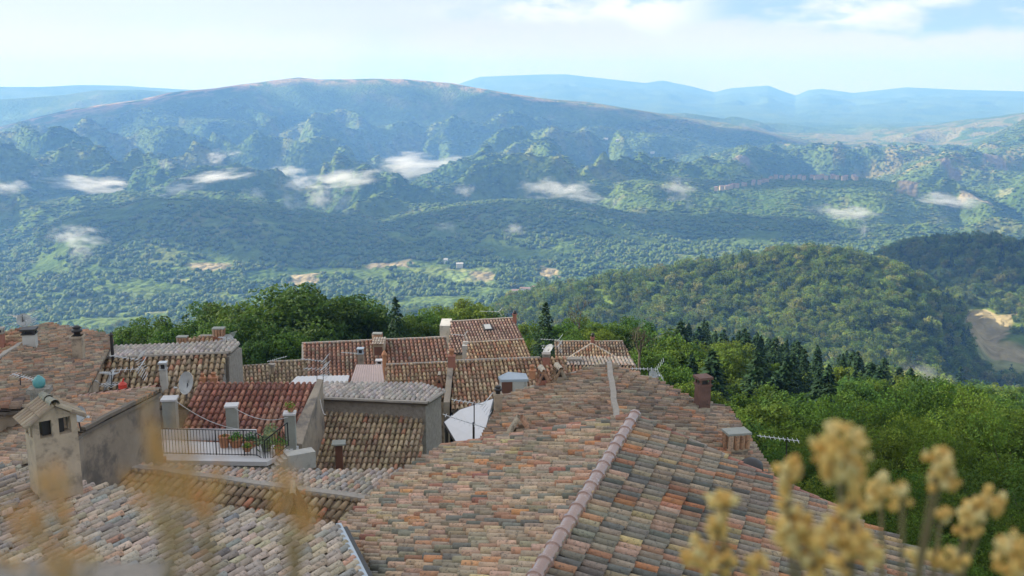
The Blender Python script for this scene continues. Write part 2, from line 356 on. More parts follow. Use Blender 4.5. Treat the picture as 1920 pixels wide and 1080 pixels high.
def build_ground():
    az = np.concatenate([np.radians(np.arange(-180, -40, 5)), np.radians(np.arange(-40, 40, .075)), np.radians(np.arange(40, 181, 5))])
    r = np.concatenate([np.exp(np.linspace(math.log(2.0), math.log(60), 50, endpoint=False)), np.exp(np.linspace(math.log(60), math.log(1000), 230, endpoint=False)),
                        np.exp(np.linspace(math.log(1000), math.log(7500), 470, endpoint=False)), np.exp(np.linspace(math.log(7500), math.log(18500), 110))])
    A, RR = np.meshgrid(az, r, indexing='ij'); x = np.sin(A) * RR; y = np.cos(A) * RR; z = height(x, y)
    na, nr = A.shape; V = np.stack([x, y, z], -1).reshape(-1, 3)
    i = np.arange(na - 1)[:, None] * nr + np.arange(nr - 1)[None]; i = i.ravel()
    Q = np.stack([i, i + 1, i + nr + 1, i + nr], -1)[:, ::-1]
    # land cover
    C = np.zeros((na, nr, 3)); n1 = fbm(x / 420, y / 420, 5); n2 = fbm(x / 90, y / 90, 4)
    g0 = np.array([.06, .10, .022]); g1 = np.array([.11, .15, .035]); g2 = np.array([.16, .15, .06])
    t = np.clip(.5 + n1 * .7 + n2 * .3, 0, 1)[..., None]; C[:] = g0 * (1 - t) + g1 * t
    # dry grass on the tops of the long ridge
    AA, TT = HS[3][0]; zc = np.interp(A, AA, TT) * 5500
    dry = sst(z, zc - 45, zc - 5) * (np.abs(RR - 5500) < 900) * sst(n2 + .5 * n1, -.35, .15) * (1 - .6 * sst(A, -.02, .12))
    for kk in (4, 6):
        AA, TT = HS[kk][0]; D = HILLS[kk][1]; zc = np.interp(A, AA, TT) * D
        dry = np.maximum(dry, .4 * sst(z, zc - 40, zc - 5) * (np.abs(RR - D) < 400) * sst(n2 + .4 * n1, -.1, .3) * (A > A * 0 + AA[0]))
    dry = dry[..., None]; C = C * (1 - dry) + np.array([.34, .22, .11]) * dry
    op = (sst(n2 + n1, .55, .8) * sst(RR, 1500, 2300) * (1 - sst(RR, 7000, 9000)))[..., None] * .5; C = C * (1 - op) + g2 * op
    for fx, fy, a, b, c in FIELDS:
        d = math.hypot(fx, fy); ux, uy = fx / d, fy / d
        du = (x - fx) * ux + (y - fy) * uy; dv = (x - fx) * uy - (y - fy) * ux
        q = np.maximum(np.abs(dv) / a, np.abs(du) / b) + .45 * fbm(x / a / 1.2, y / a / 1.2, 3)
        m = (1 - sst(q, .7, 1.0))[..., None]; C = C * (1 - m) + np.array(c) * m
    m = bpy.data.materials.new('land'); m.use_nodes = True; n = NT(m.node_tree); b = n.n['Principled BSDF']; b.inputs['Roughness'].default_value = 1
    b.inputs['Specular IOR Level'].default_value = 0
    at = n.new('ShaderNodeAttribute', attribute_name='Col'); g = n.new('ShaderNodeTexCoord')
    vo = n.new('ShaderNodeTexVoronoi'); vo.inputs['Scale'].default_value = 1 / 13.; n.link(g.outputs['Object'], vo.inputs[0])
    no = n.new('ShaderNodeTexNoise'); no.inputs['Scale'].default_value = 1 / 22.; no.inputs['Detail'].default_value = 6; n.link(g.outputs['Object'], no.inputs[0])
    f = n.math('ADD', n.math('MULTIPLY', no.outputs[0], 1.5), .3); kc = n.new('ShaderNodeCombineXYZ'); [n.link(f, kc.inputs[i]) for i in range(3)]
    n.link(n.mix(1.0, at.outputs[0], kc.outputs[0], 'MULTIPLY'), b.inputs['Base Color'])
    hgt = n.math('SUBTRACT', n.math('MULTIPLY', no.outputs[0], 2.0), n.math('MULTIPLY', vo.outputs[0], 1.0))
    bp = n.new('ShaderNodeBump'); bp.inputs['Strength'].default_value = .8; bp.inputs['Distance'].default_value = 7; n.link(hgt, bp.inputs['Height']); n.link(bp.outputs[0], b.inputs['Normal'])
    o = fast_mesh('ground', V, Q, C.reshape(-1, 3), m, smooth=True); tag(o, kind='structure'); return o
build_ground()

# ------------------------------------------------------------------ roofs
class Plane:
    def __init__(s, p, u, down):
        s.p = Vector(p); s.u = Vector(u).normalized(); s.d = Vector(down).normalized()
        s.n = s.u.cross(s.d).normalized()
        if s.n.z < 0: s.n = -s.n
    def hit(s, px, py):
        d = ray(px, py); return d * (s.p.dot(s.n) / d.dot(s.n))
    def st(s, q): v = q - s.p; return v.dot(s.u), v.dot(s.d)
    def pt(s, a, b, h=0.0): return s.p + s.u * a + s.d * b + s.n * h
def ridge_plane(a, b, z, slope, side, z2=None):
    """plane through the line a-b (pixels, heights z and z2) that falls `slope` degrees towards side"""
    A = at_z(*a, z); B = at_z(*b, z if z2 is None else z2); u = Vector((B.x - A.x, B.y - A.y, 0)).normalized()
    d = Vector((u.y, -u.x, 0)); want = {'near': Vector((0, -1, 0)), 'far': Vector((0, 1, 0)), 'left': Vector((-1, 0, 0)), 'right': Vector((1, 0, 0))}[side]
    if d.dot(want) < 0: d = -d
    s = R(slope); return Plane(A, u, d * math.cos(s) - Vector((0, 0, math.sin(s))))
def dir_plane(a, z, slope, img):
    """plane through pixel a at height z whose line of fall looks like img (dx, dy) in the picture"""
    A = at_z(*a, z); s = R(slope); best = None; t = math.atan2(img[1], img[0])
    for k in range(720):
        al = math.pi * k / 360; d = Vector((math.sin(al) * math.cos(s), math.cos(al) * math.cos(s), -math.sin(s)))
        p0 = proj(A); p1 = proj(A + d * .3); e = math.atan2(p1[1] - p0[1], p1[0] - p0[0]) - t
        e = abs((e + math.pi) % (2 * math.pi) - math.pi)
        if best is None or e < best[0]: best = (e, al, d)
    al, d = best[1], best[2]; return Plane(A, Vector((math.cos(al), -math.sin(al), 0)), d)

PAL = {
 'mixed': [((.38, .20, .13), 10), ((.42, .31, .22), 20), ((.28, .24, .18), 20), ((.17, .17, .15), 12), ((.44, .29, .22), 14), ((.44, .35, .20), 3), ((.50, .24, .12), 5), ((.35, .27, .21), 26), ((.30, .13, .10), 3)],
 'mixed2': [((.40, .20, .13), 9), ((.36, .28, .20), 16), ((.22, .20, .17), 24), ((.14, .14, .13), 16), ((.42, .28, .21), 9), ((.50, .38, .20), 3), ((.48, .22, .11), 5), ((.27, .22, .18), 20)],
 'brown': [((.34, .23, .16), 20), ((.27, .19, .14), 20), ((.40, .23, .15), 10), ((.30, .25, .19), 16), ((.20, .16, .13), 12), ((.44, .22, .12), 4)],
 'facing': [((.38, .29, .19), 24), ((.30, .22, .15), 18), ((.42, .33, .23), 12), ((.24, .17, .12), 10), ((.42, .20, .13), 4)],
 'ochre': [((.46, .33, .21), 20), ((.42, .22, .14), 18), ((.36, .24, .16), 16), ((.52, .40, .27), 12), ((.30, .18, .12), 8)],
 'pale': [((.40, .34, .29), 24), ((.34, .30, .27), 20), ((.44, .36, .29), 14), ((.29, .27, .25), 14), ((.42, .26, .19), 5), ((.25, .26, .26), 5), ((.37, .33, .23), 5)],  # back slopes catching the sky light; that paleness is painted into the tiles
 'white': [((.47, .41, .38), 22), ((.41, .37, .35), 20), ((.50, .44, .38), 12), ((.34, .31, .29), 10)],  # whiter back slopes, their brightness from the light also put into the colour
 'red': [((.38, .14, .095), 24), ((.32, .12, .09), 16), ((.43, .19, .13), 12), ((.27, .11, .09), 10)],
 'redbrown': [((.34, .20, .15), 20), ((.30, .17, .13), 20), ((.38, .19, .13), 14), ((.33, .26, .20), 10)],
 'mauve': [((.34, .23, .19), 20), ((.30, .18, .15), 14), ((.40, .29, .24), 14)],
}
def tiles(pl, poly, pal, pitch=.21, row=.36, jit=.0, seg=5, seed=0, moss=False, rise=1.0, messy=1.0):
    """cover and channel tiles, each its own curved shell, clipped to the outline; returns V, Q, C arrays"""
    rg = np.random.default_rng(seed); P2 = np.array([pl.st(q) for q in poly]); smin, smax = P2[:, 0].min(), P2[:, 0].max(); tmax_all = P2[:, 1].max()
    cols, wts = zip(*PAL[pal]); cols = np.array(cols) * {'pale': 1.35, 'white': 1.15, 'mixed': 1.3, 'mixed2': 1.22}.get(pal, 1.16) * np.array({'pale': [1.04, .97, .89], 'mixed': [1.0, .96, .87], 'mixed2': [1.0, .96, .87], 'white': [1.03, .98, .92], 'red': [1.05, 1.15, 1.1]}.get(pal, [1.04, .98, .90])); wts = np.array(wts, float); wts /= wts.sum()
    T = []  # s, t0, t1, kind
    nP = len(P2); s = smin + pitch * .5; j = 0
    while s < smax:
        for kind, ss in ((0, s), (1, s + pitch / 2)):
            ts = []
            for k in range(nP):
                a, b = P2[k], P2[(k + 1) % nP]
                if (a[0] <= ss < b[0]) or (b[0] <= ss < a[0]): ts.append(a[1] + (b[1] - a[1]) * (ss - a[0]) / (b[0] - a[0]))
            ts.sort()
            for q in range(0, len(ts) - 1, 2):
                lo, hi = ts[q], ts[q + 1]; off = (rg.random() * jit) * row
                k0 = math.floor((tmax_all - hi - off) / row)
                e = tmax_all - off - k0 * row
                while e > lo:
                    a = max(e - row, lo); b = min(e, hi)
                    if b - a > .07: T.append((ss, a, b, kind))
                    e -= row
        s += pitch
    T = np.array(T)
    if not len(T): return None
    n = len(T); kind = T[:, 3].astype(int); ph = np.linspace(0, np.pi, seg + 1)
    jx = rg.normal(0, .009 * messy, n); rot = rg.normal(0, .022 * messy, n); hz = rg.normal(0, .006 * messy, n); L = T[:, 2] - T[:, 1]
    ovl = rg.uniform(.02, .06, n) + (rg.random(n) < .04 * messy) * .08
    ci = rg.choice(len(cols), n, p=wts); C = cols[ci] * rg.uniform(.78, 1.22, (n, 1)) * rg.uniform(.95, 1.05, (n, 3))
    pf = fbm(T[:, 0] / 2.2 + seed, T[:, 1] / 1.5, 4)[:, None]; C = C * (.95 + .28 * pf); C = C * (1 - .35 * sst(pf, .1, .7)) + np.array([.30, .25, .18]) * .35 * sst(pf, .1, .7); C = np.where((kind == 1)[:, None], C * .62, C)  # channel tiles darkened: dirt plus shade painted in between the covers
    R0 = pitch * .285; R1 = pitch * .40
    rings = []
    for t, rad, lift in ((T[:, 1] - .02, R0, .012), (T[:, 2], R1, .054), (T[:, 2] - .001, R1 * .72, .030)):
        for p_ in ph:
            c_, s_ = math.cos(p_), math.sin(p_)
            cov_s = rad * c_; cov_h = rad * s_ * 1.12 * rise + lift + .012
            pan_s = rad * 1.0 * c_; pan_h = -rad * s_ * .30 + lift * .4 - .004
            off = np.where(kind == 0, cov_s, pan_s); h = np.where(kind == 0, cov_h, pan_h) + hz
            tt = t; mid = (T[:, 1] + T[:, 2]) / 2
            rings.append(np.stack([T[:, 0] + jx + off + (tt - mid) * rot, tt + 0 * off, h], -1))
    V = np.stack(rings, 1)  # n, 3*(seg+1), 3
    O = np.array(pl.p); U = np.array(pl.u); D = np.array(pl.d); Nn = np.array(pl.n)
    W = O + V[..., 0:1] * U + V[..., 1:2] * D + V[..., 2:3] * Nn
    m = seg + 1; q = []
    for a in (0, 1):
        for k in range(seg): q.append((a * m + k, a * m + k + 1, (a + 1) * m + k + 1, (a + 1) * m + k))
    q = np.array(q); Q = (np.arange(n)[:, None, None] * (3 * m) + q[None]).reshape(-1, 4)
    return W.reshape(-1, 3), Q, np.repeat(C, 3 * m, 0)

def roof(parent, pl, px, pal, name='roof', holes=None, seg=5, **kw):
    poly = [pl.hit(*p) if not isinstance(p, Vector) else p for p in px]
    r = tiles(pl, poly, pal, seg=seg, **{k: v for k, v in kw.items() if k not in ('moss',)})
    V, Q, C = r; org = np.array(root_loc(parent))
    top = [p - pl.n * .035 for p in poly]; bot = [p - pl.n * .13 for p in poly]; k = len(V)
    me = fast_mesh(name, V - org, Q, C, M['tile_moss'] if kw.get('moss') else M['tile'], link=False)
    # deck as bmesh-free addition
    import bmesh
    bm = bmesh.new(); bm.from_mesh(me)
    vt = [bm.verts.new(p - Vector(org)) for p in top]; vb = [bm.verts.new(p - Vector(org)) for p in bot]
    fs = [bm.faces.new(vt), bm.faces.new(vb[::-1])]
    for i in range(len(vt)): fs.append(bm.faces.new((vt[i], vb[i], vb[(i + 1) % len(vt)], vt[(i + 1) % len(vt)])))
    for f in fs: f.material_index = 1
    cl = bm.verts.layers.float_color.get('Col')
    bm.to_mesh(me); bm.free(); me.materials.append(M['deck'])
    o = bpy.data.objects.new(name, me); COL.objects.link(o); o.parent = parent; return o, poly

def walls(parent, polys, m, zb, inset=.14, name='wall'):
    mb = MB()
    for pl, poly in polys:
        c = sum(poly, Vector()) / len(poly); q = []
        for p in poly:
            d = Vector((c.x - p.x, c.y - p.y, 0)); l = d.length; q.append(p + d / l * min(inset, l * .3) - Vector((0, 0, .15)))
        mb.prism(q, [Vector((p.x, p.y, zb)) for p in q])
    return mb.build(name, m, parent)

def caps(mb, A, B, r=.11, ln=.42, up=Vector((0, 0, 1)), band=False, cols=None, seed=0, seg=7):
    """a row of half-round ridge tiles from A to B"""
    rg = random.Random(seed); n = max(1, round((B - A).length / ln)); d = (B - A) / n; dn = d.normalized(); sd_ = dn.cross(up).normalized(); upn = sd_.cross(dn)
    for k in range(n):
        p = A + d * k; q = p + d * 1.06; col = rg.choice(cols) if cols else (1, 1, 1); kk = rg.uniform(.85, 1.15); col = tuple(c * kk for c in col); vs = []
        jz = rg.uniform(-.006, .006)
        prof = [(p, r * .86, 0), (q, r, .018)]
        if band: prof = [(p, r * .88, 0), (p + d * .86, r * .97, .0), (p + d * .88, r * 1.14, 0), (p + d * 1.04, r * 1.14, 0), (p + d * 1.05, r * .95, 0)]
        for c, rad, l in prof:
            for j in range(seg + 1):
                t = math.pi * (j / seg) * 1.16 - .25; vs.append(c + sd_ * (rad * math.cos(t)) + upn * (rad * math.sin(t) + l + jz))
        m = seg + 1
        mb.add(vs, [(a * m + j, a * m + j + 1, (a + 1) * m + j + 1, (a + 1) * m + j) for a in range(len(prof) - 1) for j in range(seg)], col)

def house(name, label, pts):
    c = sum(pts, Vector()) / len(pts); zb = float(height(np.array([c.x]), np.array([c.y]))[0])
    return empty(name, Vector((c.x, c.y, zb)), label, 'house'), zb - 3

def strip(mb, A, B, w_, h_, col=(1, 1, 1), mi=0, lift=0.0, wob=0.0, seed=0):
    """a bar lying along A-B"""
    rg = random.Random(seed); n = max(1, int((B - A).length / .5)) if wob else 1; d = (B - A).normalized(); sd_ = d.cross(Vector((0, 0, 1))).normalized(); up = sd_.cross(d); prev = None
    pts = [A + (B - A) * k / n + up * (lift + rg.uniform(-wob, wob)) + sd_ * rg.uniform(-wob, wob) for k in range(n + 1)]; vs = []
    for p in pts: vs += [p - sd_ * w_ / 2, p + sd_ * w_ / 2, p + sd_ * w_ / 2 * .8 + up * h_, p - sd_ * w_ / 2 * .8 + up * h_]
    fs = [(4 * k + j, 4 * k + (j + 1) % 4, 4 * k + 4 + (j + 1) % 4, 4 * k + 4 + j) for k in range(n) for j in range(4)] + [(3, 2, 1, 0), (4 * n, 4 * n + 1, 4 * n + 2, 4 * n + 3)]
    mb.add(vs, fs, col, mi)

# ---- chimneys (parts of their house)
def pxm(p): return p.dot(Vector((0, math.cos(TH), -math.sin(TH)))) / F       # metres per pixel at p
def chimney(parent, pl, px, pyb, pyt, wpx, style, m='plaster', rz=0.0, depth=None, cap='mortar', label=None):
    b = pl.hit(px, pyb) if pl else depth; s = pxm(b); wd = wpx * s; H = (pyb - pyt) * s / math.cos(TH) * 1.0; b = Vector(b); z0 = b.z - .5; up = Vector((0, 0, 1))
    body = MB(); o = None
    if style == 'slab':       # square flue, open gap, flat slab on four feet
        hb = H * .74; body.box((b.x, b.y, (z0 + b.z + hb) / 2), (wd * .86, wd * .86, hb + .5), rz); c = body.build('chimney', M[m], parent)
        t = MB(); t.box((b.x, b.y, b.z + H - .03), (wd * 1.08, wd * 1.08, .07), rz); t.box((b.x, b.y, b.z + hb + .02), (wd * 1.0, wd * 1.0, .05), rz)
        cs, sn = math.cos(rz), math.sin(rz)
        for i in (-1, 1):
            for j in (-1, 1):
                x, y = i * wd * .36, j * wd * .36; t.box((b.x + x * cs - y * sn, b.y + x * sn + y * cs, b.z + (H + hb) / 2), (wd * .14, wd * .14, H - hb), rz)
        t.build('chimney_cap', M[cap], c); f = MB(); f.box((b.x, b.y, b.z + (H + hb) / 2 - .02), (wd * .5, wd * .5, (H - hb) * .7), rz); f.build('flue', M['dark'], c)
    elif style == 'cowl':     # body with a dark turned metal cowl
        hb = H * .72; body.box((b.x, b.y, (z0 + b.z + hb) / 2), (wd * .8, wd * .8, hb + .5), rz); body.box((b.x, b.y, b.z + hb - .04), (wd, wd, .08), rz); c = body.build('chimney', M[m], parent)
        t = MB(); r_ = wd * .36; t.lathe((b.x, b.y, b.z + hb), [(r_ * .7, 0), (r_ * .7, H * .1), (r_ * 1.15, H * .11), (r_ * 1.15, H * .17), (r_ * .75, H * .18), (r_ * .75, H * .22), (r_, H * .23), (r_ * .5, H * .28), (.001, H * .28)], 14); t.build('cowl', M['dark'], c, smooth=True)
    elif style == 'tent':     # short body, two tiles leaning together
        hb = H * .45; body.box((b.x, b.y, (z0 + b.z + hb) / 2), (wd * .8, wd * .8, hb + .5), rz); c = body.build('chimney', M[m], parent)
        t = MB(); cs, sn = math.cos(rz), math.sin(rz)
        for sgn in (-1, 1):
            for k in (-.25, .25):
                lo = Vector((sgn * wd * .5, k * wd * 1.0, b.z + hb * .85)); hi = Vector((sgn * .02, k * wd * 1.0, b.z + H))
                w3 = lambda v: Vector((b.x + v.x * cs - v.y * sn, b.y + v.x * sn + v.y * cs, v.z))
                caps(t, w3(hi), w3(lo), r=wd * .24, ln=2, up=(w3(hi) - w3(lo)).cross(Vector((-sn, cs, 0))) * sgn, cols=[(.46, .3, .18), (.42, .24, .15), (.4, .33, .24)], seed=int(px) + sgn)
        caps(t, Vector((b.x + sn * wd * .55, b.y - cs * wd * .55, b.z + H)), Vector((b.x - sn * wd * .55, b.y + cs * wd * .55, b.z + H)), r=.09, ln=.5, cols=[(.5, .42, .32)])
        t.build('tile_hood', M['tile'], c); f = MB(); f.box((b.x, b.y, b.z + hb + .08), (wd * .45, wd * .45, .2), rz); f.build('flue', M['dark'], c)
    elif style == 'uptiles':  # ring of upright tiles under a slab
        hb = H * .30; body.box((b.x, b.y, (z0 + b.z + hb) / 2), (wd * .8, wd * .62, hb + .5), rz); body.box((b.x, b.y, b.z + hb), (wd * .98, wd * .76, .05), rz); c = body.build('chimney', M[m], parent)
        t = MB(); cs, sn = math.cos(rz), math.sin(rz)
        for i, (x, y, ax) in enumerate([(-.36, -.3, 0), (-.12, -.33, 0), (.12, -.33, 0), (.36, -.3, 0), (-.44, 0, 1), (.44, 0, 1), (-.36, .3, 2), (-.12, .33, 2), (.12, .33, 2), (.36, .3, 2)]):
            X, Y = x * wd, y * wd; p = Vector((b.x + X * cs - Y * sn, b.y + X * sn + Y * cs, 0)); o_ = {0: Vector((sn, -cs, 0)), 1: Vector((cs, sn, 0)) * (1 if x > 0 else -1), 2: Vector((-sn, cs, 0))}[ax]
            caps(t, Vector((p.x, p.y, b.z + hb + .02)), Vector((p.x, p.y, b.z + H * .9)), r=wd * .115, ln=3, up=o_, cols=[(.52, .30, .18), (.55, .38, .26), (.46, .24, .15)], seed=i)
        t.build('upright_tiles', M['tile'], c); g = MB(); g.box((b.x, b.y, b.z + H * .95), (wd * 1.0, wd * .75, H * .1), rz); g.build('chimney_cap', M['concrete'], c)
    elif style == 'pipe':     # round stovepipe with a little hat
        r_ = wd * .36; body.tube((b.x, b.y, z0), (b.x, b.y, b.z + H * .85), r_, n=12); c = body.build('chimney', M[m], parent)
        t = MB(); t.lathe((b.x, b.y, b.z + H * .82), [(r_ * 1.3, 0), (r_ * 1.35, H * .05), (.01, H * .18)], 12); t.build('chimney_cap', M[cap], c)
    elif style == 'flue':     # square pipe with a square plate
        body.box((b.x, b.y, (z0 + b.z + H * .88) / 2), (wd * .6, wd * .6, H * .88 + .5), rz); c = body.build('chimney', M[m], parent)
        t = MB(); t.box((b.x, b.y, b.z + H * .95), (wd * 1.15, wd * 1.15, .06), rz); t.box((b.x, b.y, b.z + H * .9), (wd * .5, wd * .5, H * .08), rz); t.build('chimney_cap', M[cap], c)
    elif style == 'pot':      # plain stack with a clay pot
        hb = H * .66; body.box((b.x, b.y, (z0 + b.z + hb) / 2), (wd * .9, wd * .9, hb + .5), rz); body.box((b.x, b.y, b.z + hb - .03), (wd, wd, .07), rz); c = body.build('chimney', M[m], parent)
        t = MB(); r_ = wd * .34; t.lathe((b.x, b.y, b.z + hb), [(r_ * .8, 0), (r_ * .75, H * .22), (r_, H * .24), (r_, H * .34), (r_ * .7, H * .34), (r_ * .6, H * .2)], 12); t.build('chimney_pot', M['terra'], c, smooth=True)
    if label: c['label'] = label
    return c
def rows_detail(): pass

# ================================================================== the village
# --- big roof in front, right of the middle
zA = -7.7
Lp = ridge_plane((1190, 784), (1000, 1090), zA, 17, 'left'); Rp = ridge_plane((1190, 784), (1000, 1090), zA, 17, 'right')
apex = at_z(1190, 784, zA); foot = at_z(985, 1120, zA)
hA, zb = house('house', 'large gabled roof in front with glazed pinkish ridge tiles, right of centre', [apex, foot])
_, pA1 = roof(hA, Lp, [apex, (830, 842), (735, 900), (638, 988), (700, 1130), foot], 'mixed', seg=6, jit=1.0, seed=1, row=.37)
_, pA2 = roof(hA, Rp, [apex, (1604, 975), (1800, 1075), (1760, 1180), foot], 'mixed2', seg=6, jit=.12, seed=2, row=.40, pitch=.22, messy=.8)
walls(hA, [(Lp, pA1), (Rp, pA2)], M['plaster'], zb, .3)
mb = MB(); caps(mb, foot + Vector((0, 0, .05)), apex + Vector((0, 0, .05)), r=.135, ln=.56, band=True, seed=3, seg=10); mb.build('ridge_cap', M['glazed'], hA, smooth=False)
mb = MB(); lc = [(.42, .18, .12), (.46, .24, .15), (.34, .17, .12), (.3, .25, .2)]
e1 = Lp.hit(830, 842); e2 = Rp.hit(1604, 975)
caps(mb, apex + Lp.n * .02, e1 + Lp.n * .03, r=.10, ln=.42, up=Lp.n, cols=lc, seed=5); caps(mb, apex + Rp.n * .02, e2 + Rp.n * .03, r=.10, ln=.42, up=Rp.n, cols=lc, seed=6); mb.build('verge_tiles', M['tile'], hA)
mb = MB(); strip(mb, Lp.hit(832, 842) + Vector((-.2, .15, -.2)), Lp.hit(925, 822) + Vector((0, .25, -.2)), .12, .16); mb.build('gutter', M['rust'], hA)

# --- hipped roof behind it
zB = -8.6
r0 = at_z(1141, 684, zB); r1 = at_z(1158, 800, zB)
BL = ridge_plane((1141, 684), (1158, 800), zB, 15, 'left'); BR = ridge_plane((1141, 684), (1158, 800), zB, 15, 'right')
hB, zb = house('house', 'brown roof with pale mortar ridge behind the large front roof', [r0, r1])
_, p1 = roof(hB, BL, [r0, (1062, 706), (945, 746), (900, 832), (1000, 850), r1], 'brown', jit=1, seed=11, seg=5, pitch=.2)
_, p2 = roof(hB, BR, [r0, (1230, 716), (1300, 752), (1366, 770), (1408, 830), (1448, 893), (1445, 940), r1], 'brown', jit=1, seed=12, seg=5, pitch=.2)
walls(hB, [(BL, p1), (BR, p2)], M['plaster'], zb, .25)
mb = MB(); strip(mb, r0, r1, .19, .13, lift=-.0, wob=.02, seed=4); mb.build('ridge_cap', M['mortar'], hB)
mb = MB(); strip(mb, BL.hit(945, 746), BL.hit(1062, 706), .12, .07, wob=.01); strip(mb, BL.hit(1062, 706), r0, .12, .07, wob=.01); strip(mb, BR.hit(1300, 752), r0, .12, .07, wob=.01); strip(mb, BR.hit(1300, 752), BR.hit(1366, 770), .12, .07); strip(mb, BR.hit(1366, 770), BR.hit(1448, 893), .10, .06); mb.build('verge_edge', M['mortar'], hB)
chimney(hB, BL, 934, 776, 722, 17, 'cowl', 'plaster', .2, label='narrow ochre chimney with black cowl')
chimney(hB, BL, 1017, 726, 693, 24, 'tent', 'brick', .25, label='left of two small tiled chimney hoods')
chimney(hB, BL, 1048, 718, 689, 26, 'tent', 'plaster', .25, label='right of two small tiled chimney hoods')
chimney(hB, BR, 1316, 768, 704, 26, 'slab', 'sooty_brick', .3, cap='sooty_brick', label='tall sooty brick chimney with concrete slab')
chimney(hB, BR, 1379, 852, 806, 46, 'uptiles', 'plaster', .2, label='wide chimney of upright terracotta tiles')
mb = MB(); q = BR.hit(1410, 892); mb.lathe(q + Vector((-.03, 0, .02)), [(.26, 0), (.30, .15), (.27, .32), (.12, .42), (.001, .43)], 16); mb.build('vent_cowl', M['dark'], hB, smooth=True)
# little tile tent on the slope and a stone
mb = MB(); q = BL.hit(975, 812); 
for sg, c_ in ((-1, (.44, .36, .26)), (1, (.5, .28, .17))):
    for dy in (0, .17): caps(mb, q + Vector((sg * .01, dy, .42)), q + Vector((sg * .24, dy, -.02)), r=.095, ln=2, up=Vector((sg, 0, .6)), cols=[c_], seed=sg)
mb.build('vent_tiles', M['tile'], hB)
mb = MB(); q = BL.hit(1107, 791); mb.blob(q, (.16, .14, .12), 3); mb.blob(q + Vector((.2, .05, 0)), (.12, .1, .09), 5); mb.build('ridge_stones', M['stone'], hB)

# --- pale roof strip over brown roof, middle
CP = ridge_plane((599, 746), (801, 755), -13.2, 6, 'far'); CN = ridge_plane((602, 763), (795, 766), -13.75, 19, 'near')
hC, zb = house('house', 'mossy brown tiled roof below a pale tiled strip, in the middle', [CP.hit(700, 750)])
_, p1 = roof(hC, CP, [(599, 746), (600, 720), (788, 722), (832, 735), (801, 755)], 'white', seed=21, pitch=.22, row=.42, seg=4)
_, p2 = roof(hC, CN, [(604, 763), (796, 767), (786, 905), (545, 905)], 'facing', seed=22, moss=True, pitch=.215, row=.37, seg=6, jit=.08)
walls(hC, [(CP, p1)], M['stone'], zb, .12); o = walls(hC, [(CN, p2)], M['plaster_pale'], zb, .1)
mb = MB(); strip(mb, CP.hit(598, 747), CP.hit(802, 756), .2, .07, wob=.012); strip(mb, CP.hit(801, 755), CP.hit(832, 735), .2, .06, wob=.01); mb.build('eave_mortar', M['mortar'], hC)
chimney(hC, CN, 637, 880, 826, 22, 'flue', 'rust', .1, cap='concrete', label='dark red square flue with pale cap plate')

# --- red roof
DP = ridge_plane((367, 720), (594, 720), -12.2, 18, 'near')
hD, zb = house('house', 'bright red tiled roof above the terrace', [DP.hit(470, 760)])
_, p1 = roof(hD, DP, [(372, 720), (594, 720), (538, 840), (330, 840)], 'red', seed=31, pitch=.235, row=.40, seg=6, rise=1.15, messy=.4)
walls(hD, [(DP, p1)], M['plaster_grey'], zb)
mb = MB(); a = DP.hit(596, 720); b = DP.hit(540, 838); n_ = Vector((b.y - a.y, a.x - b.x, 0)).normalized(); n_ = n_ if n_.x > 0 else -n_
mb.prism([a + Vector((0, 0, .22)), b + Vector((0, 0, .2)), b + n_ * .55 + Vector((0, 0, .12)), a + n_ * .22 + Vector((0, 0, .2))], [Vector((p.x, p.y, zb)) for p in (a, b, b + n_ * .55, a + n_ * .22)])
mb.build('parapet_wall', M['plaster_grey'], hD)

# --- terrace
TZ = -13.0
t0 = at_z(250, 822, TZ); t1 = at_z(560, 836, TZ); t2 = at_z(500, 866, TZ); t3 = at_z(240, 862, TZ)
ter, zb = house('terrace', 'white roof terrace with black railing and pots below the red roof', [(t0 + t1 + t2 + t3) / 4]); ter['category'] = 'terrace'
mb = MB(); mb.prism([t0, t1, t2, t3], [p - Vector((0, 0, .16)) for p in (t0, t1, t2, t3)]); mb.build('floor_slab', M['white'], ter)
mb = MB(); ins = [p * 1.006 - Vector((0, 0, .1)) for p in (t3, t2)] ; mb.prism([t0 - Vector((0, 0, .17)), t1 - Vector((0, 0, .17)), ins[1] - Vector((0, 0, .1)), ins[0] - Vector((0, 0, .1))], [Vector((p.x, p.y, zb)) for p in (t0, t1, ins[1], ins[0])]); mb.build('wall', M['plaster_pale'], ter)
mb = MB(); wl0 = at_z(300, 824, TZ); wl1 = at_z(482, 826, TZ); strip(mb, wl0, wl1, .12, .42); mb.build('white_parapet', M['white'], ter)
def railing(name, A, B, h, lab=None):
    mb = MB(); up = Vector((0, 0, 1)); n = int((B - A).length / .11)
    for k in range(n + 1):
        p = A + (B - A) * k / n; mb.tube(p + up * .05, p + up * h, .011 if k % 9 else .022, n=5)
    mb.tube(A + up * h, B + up * h, .02, n=5); mb.tube(A + up * .08, B + up * .08, .016, n=5)
    return mb.build(name, M['iron'], ter)
ra = at_z(250, 852, TZ); rb = at_z(482, 857, TZ)
railing('front_railing', ra, rb, .98)
rc = at_z(541, 838, TZ + .35); rd = at_z(498, 872, TZ - .25); railing('stair_railing', rd, rc, .9); railing('corner_railing', rb, rb + Vector((.25, -.1, -.12)), .9)
mb = MB()
for k in range(6):
    f0 = k / 6; p = rd + (rc - rd) * f0 + Vector((.5, .1, -.1)); mb.box((p.x, p.y, p.z - .3), (1.0, .5, .6), .5)
mb.build('steps', M['plaster_pale'], ter)
